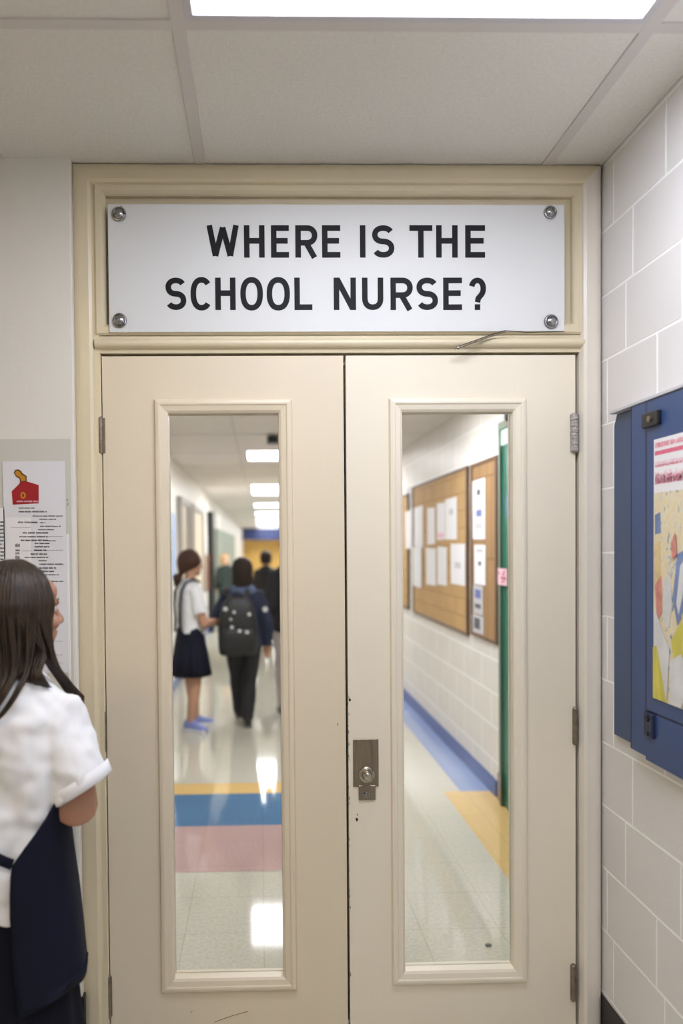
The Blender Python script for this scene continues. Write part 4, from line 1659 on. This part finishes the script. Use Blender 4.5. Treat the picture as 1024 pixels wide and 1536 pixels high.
mb = MB()
rows_o, rows_i = [], []
NA = 60
zs = [1.06, 1.0, .95, .90, .87, .84, .82, .805, .785, .74, .70, .66, .62, .58, .54, .505, .478]
for z in zs:
    rx, ry = rxy(z)
    e = edge_ang(z)
    ro, ri = [], []
    for i in range(NA + 1):
        a = math.radians(e + (180 - 2 * e) * i / NA)
        c, s = math.cos(a), math.sin(a)
        wv = .0035 * math.sin(a * 9 + z * 4) * max(0, (.9 - z) * 2.4)
        grow = .013 + max(0, (.80 - z)) * .024 + wv
        q = 2 / 2.3
        zz = z
        if z < .5:   # hem dips toward the back corner
            zz = z + .05 * max(0, math.cos(a)) ** 2
        for lst, g_ in ((ro, grow), (ri, grow - .004)):
            lst.append(Vector(((rx + g_) * math.copysign(abs(c) ** q, c), (ry + g_) * math.copysign(abs(s) ** q, s), zz)))
    rows_o.append(ro)
    rows_i.append(ri)
mb.rings([o_ + i_[::-1] for o_, i_ in zip(rows_o, rows_i)])
ap = mb.build('apron', MT['navy'], g1, local=True, smooth=True)
# waist tie across the back
a0_ = rows_o[7][0]
pts = []
for i in range(9):
    u = i / 8
    x = a0_.x + (-.13 - a0_.x) * u
    z = .808 + .075 * u
    rx, ry = rxy(z)
    y = -ry * max(.05, 1 - abs(x / rx) ** 2.3) ** (1 / 2.3) - .008
    pts.append(Vector((x, y, z)))
mb = MB()
mb.tube(pts, .012, 8, .22, (0, .1, 1), roundends=False)
mb.build('apron_tie', MT['navy'], g1, local=True, smooth=True)
# hair
mb = MB()
C, F = J['head'], J['face']


def tip_girl(ph, p, rnd):
    dg = math.degrees(ph)
    if dg < 84:       # front right side: in front of the shoulder
        j = rnd.uniform(-.016, .003)
        if rnd.random() < .35:
            return [Vector((.098 + j, .0, 1.262)), Vector((.106 + j, .02, 1.215)), Vector((.126 + j * .5, .048, 1.175)), Vector((.150 + j * .5, .062, 1.125 + rnd.uniform(-.02, .02)))]
        return [Vector((.096 + j, -.01, 1.265)), Vector((.100 + j, .005, 1.23)), Vector((.108 + j, .035, 1.195)), Vector((.12 + j, .07, 1.15))]
    if dg < 120 and rnd.random() < .55:      # nape, down on to the shoulder
        j = rnd.uniform(-.03, .008)
        return [Vector((.086 + j, -.035, 1.265)), Vector((.084 + j, -.052, 1.228)), Vector((.084 + j * 1.3, -.052 + rnd.uniform(-.01, .02), 1.205)), Vector((.096 + j * 1.5, -.030, 1.183))]
    if dg < 150:      # right-back: over the nape, sweeping to the left
        u = (dg - 84) / 66
        x = .066 - .075 * u + rnd.uniform(-.008, .008)
        y = -.058 - .03 * u
        if rnd.random() < .10:
            return [Vector((x + .01, y, 1.24)), Vector((x, -.098, 1.19)), Vector((x - .03, -.112, 1.14)), Vector((x - .085, -.118, 1.09))]
        ln = rnd.uniform(0, .03)
        return [Vector((x, y + .01, 1.265)), Vector((x - .015, y - .004, 1.225)), Vector((x - .045, y - .018, 1.20 - .025 * u)), Vector((x - .085, y - .03, 1.175 - .06 * u - ln))]
    u = (dg - 150) / 150
    x = -.012 - .085 * u + rnd.uniform(-.01, .01)
    y = -.085 + .05 * max(0, u - .4)
    ln = rnd.uniform(0, .06)
    return [Vector((x, y, 1.26)), Vector((x - .012, y - .012, 1.20)), Vector((x - .03, y - .026, 1.15)), Vector((x - .05, y - .034, 1.10 - ln * .5)), Vector((x - .062, y - .034, 1.06 - ln))]


hair_locks(mb, C, F, 1.0, [(58, 86, 130), (76, 122, 110), (86, 150, 190), (150, 300, 260)], 0, tip_girl, .0045, random.Random(4), facedeg=60)
mb.build('hair', MT['hair'], g1, local=True, smooth=True)
for sd in ('R', 'L'):
    shoe(g1, J['an' + sd], Vector((0, 1, 0)), 1, MT['shoek'], MT['black'])


# ---- hall girl ----------------------------------------------------------
def at_feet(px, py):
    return onZ(px, py, 0)


f_ = at_feet(287, 1094)
hy = f_.y
g2 = thing('person', 'girl in white shirt and navy pinafore skirt standing in the hall behind the left pane', 'person', (f_.x, hy, 0), math.radians(-62))
H = 1.47
J, k = joints(H, math.radians(-4))
J['hairmat'] = MT['hairb']
J['elR'], J['wrR'] = Vector((.165, .05, .90)) * k, Vector((.06, .24, .90)) * k
J['elL'], J['wrL'] = Vector((-.165, .06, .90)) * k, Vector((-.02, .25, .88)) * k
J['pnR'] = J['pnL'] = Vector((0, -1, -.3))
J['anR'] = Vector((.085, -.04, .085)) * k
J['anL'] = Vector((-.07, .07, .085)) * k
J['knL'] = Vector((-.075, .03, .42)) * k
J['shR'], J['shL'] = Vector((.12, 0, 1.16)) * k, Vector((-.12, 0, 1.16)) * k
J['toeR'] = Vector((.85, .5, 0)).normalized()
J['toeL'] = Vector((.05, 1, 0)).normalized()
body(g2, J, MT['skin'], k, .006)
prof2 = [(1.262, .050, .048, 0), (1.24, .072, .062, 0), (1.215, .112, .08, 0), (1.18, .138, .094, 0), (1.10, .142, .104, 0), (1.0, .132, .1, 0), (.9, .126, .098, 0), (.82, .134, .106, 0), (.76, .14, .11, 0)]
mb = MB()
mb.rings(torso_rings(prof2, k, 32))
for s in (1, -1):
    a, b = Vector((s * .12, 0, 1.175)) * k, Vector((s * .165, .03, .98)) * k
    mb.tube([a - Vector((s * .03, 0, 0)), a, a.lerp(b, .5), b], [.05 * k, .058 * k, .062 * k, .064 * k], 18, .95, None, roundends=False)
bake(mb.build('shirt', MT['shirt'], g2, local=True), .007, 3, (.09, .014))
skirt(g2, [(.86, .130, .104, 0), (.80, .142, .114, 0), (.74, .150, .124, 0), (.62, .168, .145, 0), (.46, .190, .170, 0)], k, MT['navy'], amp=.04)
# pinafore back straps
for s in (1, -1):
    pts = [Vector((s * .065, -.062, 1.235)) * k, Vector((s * .07, -.106, 1.16)) * k, Vector((s * .062, -.116, 1.05)) * k, Vector((s * .045, -.112, .93)) * k, Vector((s * .07, -.112, .82)) * k]
    MB().tube([Vector((s * .07, .06, 1.235)) * k, Vector((s * .075, 0, 1.262)) * k] + pts, .024 * k, 8, .25, (1, 0, 0), roundends=False).build('pinafore_strap', MT['navy'], g2, local=True, smooth=True)
mb = MB()
C, F = J['head'], J['face']


def tip_bun(ph, p, rnd):
    b = Vector((-.01, -.085, 1.29)) * k
    return [p.lerp(b, .4) + Vector((0, 0, -.01)), p.lerp(b, .75), b + Vector((rnd.uniform(-.03, .03), rnd.uniform(-.01, .0), rnd.uniform(-.03, .01))), Vector((-.015 + rnd.uniform(-.03, .03), -.125, 1.23 + rnd.uniform(-.03, .02))) * k]


hair_locks(mb, C, F, k, [(58, 302, 90)], 0, tip_bun, .014, random.Random(2), facedeg=58)
mb.ell(Vector((-.01, -.110, 1.265)) * k, (.042 * k, .034 * k, .045 * k), None, 14)
mb.build('hair', MT['hairb'], g2, local=True, smooth=True)
for sd in ('R', 'L'):
    o = shoe(g2, J['an' + sd], J['toe' + sd], k * 1.05, MT['shoeb'], MT['shoew'])

# ---- student with the backpack ------------------------------------------
f_ = at_feet(366, 1088)
b1_ = thing('person', 'student in navy hooded jacket and dark trousers walking away down the hall', 'person', (f_.x, f_.y, 0), math.radians(4))
H = 1.40
J, k = joints(H, math.radians(14))
J['elR'], J['wrR'] = Vector((.215, -.02, .93)) * k, Vector((.215, .06, .72)) * k
J['elL'], J['wrL'] = Vector((-.235, .02, .95)) * k, Vector((-.300, .14, .90)) * k
J['knR'], J['anR'] = Vector((.055, .03, .42)) * k, Vector((.03, -.06, .085)) * k
J['knL'], J['anL'] = Vector((-.055, .10, .44)) * k, Vector((-.035, .16, .10)) * k
J['toeR'] = Vector((.05, 1, 0)).normalized()
body(b1_, J, MT['skin'], k, .006)
profj = [(1.27, .056, .052, 0), (1.245, .08, .066, 0), (1.22, .125, .088, 0), (1.18, .155, .104, 0), (1.08, .158, .116, 0), (.95, .150, .114, 0), (.82, .158, .12, 0), (.70, .168, .126, 0)]
mb = MB()
mb.rings(torso_rings(profj, k, 32))
for s, ee, ww in ((1, J['elR'], J['wrR']), (-1, J['elL'], J['elL'].lerp(J['wrL'], .22))):
    a = Vector((s * .13, 0, 1.175)) * k
    mb.tube([a - Vector((s * .03, 0, 0)), a, a.lerp(ee, .5), ee, ee.lerp(ww, .5), ww], [.055 * k, .064 * k, .064 * k, .06 * k, .056 * k, .052 * k], 16, 1, None, roundends=False)
bake(mb.build('jacket', MT['navyj'], b1_, local=True), .007, 3, (.1, .02))
mb = MB()   # hood lying on the back
mb.rings([[Vector((r * math.cos(a) * k, (cy + ry * math.sin(a)) * k, (z + .02 * math.sin(a)) * k)) for a in [2 * PI * i / 28 for i in range(28)]] for z, r, ry, cy in ((1.20, .125, .085, -.03), (1.235, .115, .092, -.03), (1.265, .082, .075, -.02), (1.268, .066, .060, -.01), (1.24, .060, .055, 0))], caps=False)
bake(mb.build('hood', MT['hood'], b1_, local=True), None, 0, None, 1)
mb = MB()
mb.rings(torso_rings([(.86, .135, .1, 0), (.76, .15, .115, 0), (.70, .15, .115, 0), (.66, .12, .1, 0)], k, 28))
for sd in ('R', 'L'):
    limb(mb, J['hip' + sd], J['kn' + sd], J['an' + sd], [q * k for q in (.092, .088, .075, .07, .068, .06, .056)])
bake(mb.build('trousers', MT['blackcl'], b1_, local=True), .008, 4, (.09, .012))
mb = MB()
C, F = J['head'], J['face']


def tip_short(ph, p, rnd):
    out = Vector((p.x - C.x, p.y - C.y, 0))
    return [C + out * .95 + Vector((0, 0, -.04)) * k, C + out * .9 + Vector((rnd.uniform(-.01, .01), rnd.uniform(-.01, .01), -.09 * k)), C + out * .85 + Vector((rnd.uniform(-.015, .015), rnd.uniform(-.015, .01), (-.135 - rnd.uniform(0, .03)) * k))]


hair_locks(mb, C, F, k, [(58, 302, 80)], 0, tip_short, .014, random.Random(3), facedeg=58)
mb.build('hair', MT['hairk'], b1_, local=True, smooth=True)
for sd in ('R', 'L'):
    td = Vector((0, 1, 0))
    o = shoe(b1_, J['an' + sd], td, k, MT['shoek'], MT['greyfr'])
    if sd == 'L':
        o.location.z = .03
mb = MB()
c = onY(397, 914, f_.y - .05)
mb.use(MT['badge']).lathe(WORLD[b1_.name].inverted() @ c, (.3, -1, 0), [(-.03, .022), (.012, .022), (.014, .018)], 16)
mb.build('sleeve_patch', None, b1_, local=True)

# backpack (worn, a thing of its own)
bk_y = f_.y - .125
c = onY(356, 940, bk_y - .05)
bp = thing('backpack', 'black backpack with round white badges on the walking student', 'backpack', (c.x, bk_y, onY(356, 982, bk_y).z), math.radians(4))
ztp, zbt = onY(356, 893, bk_y).z, onY(356, 982, bk_y).z
hh, w2 = ztp - zbt, .165
mb = MB()
rs = []
for u, sx, sy in ((0, .80, .6), (.03, .93, .85), (.15, 1.0, 1.0), (.45, .98, .98), (.75, .86, .8), (.92, .66, .55), (1.0, .40, .3)):
    r = []
    for i in range(36):
        a = 2 * PI * i / 36
        cc, ss = math.cos(a), math.sin(a)
        r.append(Vector((w2 * sx * math.copysign(abs(cc) ** .6, cc), -.055 + .085 * sy * math.copysign(abs(ss) ** .6, ss), hh * u)))
    rs.append(r)
mb.rings(rs)
bake(mb.build('bag', MT['bag'], bp, local=True), None, 0, None, 1)
mb = MB()
rs = []
for u, sx, sy in ((.06, .7, .5), (.09, .82, .9), (.28, .84, 1.0), (.44, .78, .8), (.48, .7, .4)):
    rs.append([Vector((w2 * sx * math.copysign(abs(math.cos(a)) ** .6, math.cos(a)), -.125 + .045 * sy * math.copysign(abs(math.sin(a)) ** .6, math.sin(a)), hh * u)) for a in [2 * PI * i / 32 for i in range(32)]])
mb.rings(rs)
bake(mb.build('front_pocket', MT['bag'], bp, local=True), None, 0, None, 1)
for s in (-1, 1):
    MB().tube([Vector((s * .05, -.035, hh * .95)), Vector((s * .085, -.02, hh * 1.04)), Vector((s * .095, .06, hh * 1.12)), Vector((s * .10, .16, hh * 1.10)), Vector((s * .125, .24, hh * .8)), Vector((s * .14, .20, hh * .45)), Vector((s * .14, .06, hh * .18)), Vector((s * .13, -.03, hh * .12))], .022, 8, .3, (1, 0, 0)).build('strap', MT['bag'], bp, local=True, smooth=True)
MB().tube([Vector((-.03, -.05, hh * .97)), Vector((-.02, -.055, hh * 1.06)), Vector((.02, -.055, hh * 1.06)), Vector((.03, -.05, hh * .97))], .008, 8).build('handle', MT['bag'], bp, local=True, smooth=True)
inv = WORLD[bp.name].inverted()
for px, py, r in ((338, 914, .017), (351, 918.5, .012), (374, 922, .014), (346, 929, .010), (347.5, 941, .014), (359, 946, .013), (370, 948, .014)):
    yy_ = bk_y - .135
    c = inv @ onY(px, py, yy_)
    u = max(0., min(1., c.z / hh))
    tabb = ((0, .6), (.15, 1.0), (.45, .98), (.75, .8), (.92, .55), (1.0, .3))
    sy = .6
    for (ua, sa), (ub, sb_) in zip(tabb, tabb[1:]):
        if ua <= u <= ub:
            sy = sa + (sb_ - sa) * (u - ua) / (ub - ua)
    ysurf = -.055 - .085 * sy * max(.0, 1 - abs(c.x / (w2 * .98)) ** 3.3) ** .3
    if u < .48 and abs(c.x) < w2 * .75:
        ysurf = min(ysurf, -.125 - .045 * .9)
    MB().lathe(Vector((c.x, ysurf + .012, c.z)), (0, -1, 0), [(0, r), (.014, r), (.018, r * .8), (.0195, r * .3)], 16).build('badge', MT['badge'], bp, local=True, smooth=True)


# ---- others further down the hall ----------------------------------------
def simple_person(label, px, py, H, yaw, hairm, topm, legm, skinm, faceyaw, stride=.06, longhair=False, seed=5):
    f_ = at_feet(px, py)
    p = thing('person', label, 'person', (f_.x, f_.y, 0), yaw)
    J, k = joints(H, faceyaw)
    J['hairmat'] = hairm
    J['anR'] = Vector((.07, -stride, .085)) * k
    J['anL'] = Vector((-.07, stride, .085)) * k
    J['elR'], J['elL'] = Vector((.19, -.03, .92)) * k, Vector((-.19, -.03, .92)) * k
    J['wrR'], J['wrL'] = Vector((.18, .10, .76)) * k, Vector((-.18, .10, .76)) * k
    body(p, J, skinm, k, .008)
    mb = MB()
    mb.rings(torso_rings(profj, k, 28))
    for sd, s in (('R', 1), ('L', -1)):
        a = Vector((s * .13, 0, 1.175)) * k
        mb.tube([a - Vector((s * .03, 0, 0)), a, a.lerp(J['el' + sd], .5), J['el' + sd], J['el' + sd].lerp(J['wr' + sd], .9)], [.055 * k, .064 * k, .062 * k, .056 * k, .045 * k], 14, 1, None, roundends=False)
    bake(mb.build('jacket', topm, p, local=True), .009, 3, (.1, .018))
    mb = MB()
    mb.rings(torso_rings([(.86, .135, .1, 0), (.76, .15, .115, 0), (.70, .15, .115, 0), (.66, .12, .1, 0)], k, 28))
    for sd in ('R', 'L'):
        limb(mb, J['hip' + sd], J['kn' + sd], J['an' + sd], [q * k for q in (.09, .086, .072, .068, .066, .058, .054)])
    bake(mb.build('trousers', legm, p, local=True), .009, 4, (.09, .01))
    mb = MB()
    C = J['head']

    def tip_(ph, q, rnd):
        out = Vector((q.x - C.x, q.y - C.y, 0))
        e = .2 if longhair else .05
        return [C + out * .95 + Vector((0, 0, -.03)) * k, C + out * .88 + Vector((0, 0, -.03 - e * .5)) * k, C + out * .85 + Vector((rnd.uniform(-.01, .01), 0, -.04 - e)) * k]
    hair_locks(mb, C, J['face'], k, [(60, 300, 50)], 0, tip_, .016, random.Random(seed), facedeg=60)
    mb.build('hair', hairm, p, local=True, smooth=True)
    for sd in ('R', 'L'):
        shoe(p, J['an' + sd], Vector((0, 1, 0)), k, MT['shoek'], MT['black'])
    return p


simple_person('tall student in black jacket and pale trousers half hidden by the left door\'s stile', 439, 1071, 1.60, math.radians(6), MT['hairk'], MT['blackcl'], MT['palecl'], MT['skin'], math.radians(-20), .05, False, 5)
simple_person('small distant student with short dark hair and dark jacket far down the hall', 400, 968, 1.42, math.radians(-10), MT['hairk'], MT['blackcl'], MT['navyd'], MT['skin'], .2, .1, False, 6)
simple_person('distant fair-haired student in dark green at the left side of the hall', 339, 938, 1.36, math.radians(20), MT['hairy'], MT['greencl'], MT['greencl'], MT['skinl'], math.radians(150), .05, True, 8)

# ---------------------------------------------------------------- rendering
w = bpy.data.worlds.new('world')
S.world = w
w.use_nodes = True
w.node_tree.nodes['Background'].inputs['Color'].default_value = (.05, .05, .05, 1)
S.view_settings.view_transform = 'Standard'
S.view_settings.look = 'None'
S.view_settings.exposure = 0.28
S.view_settings.gamma = 1
S.view_settings.use_curve_mapping = False
S.render.engine = 'CYCLES'
S.cycles.use_denoising = True
S.cycles.max_bounces = 10
S.cycles.diffuse_bounces = 5
S.cycles.glossy_bounces = 4
S.cycles.transparent_max_bounces = 12
S.cycles.sample_clamp_indirect = 6
S.cycles.caustics_reflective = False
S.cycles.caustics_refractive = False
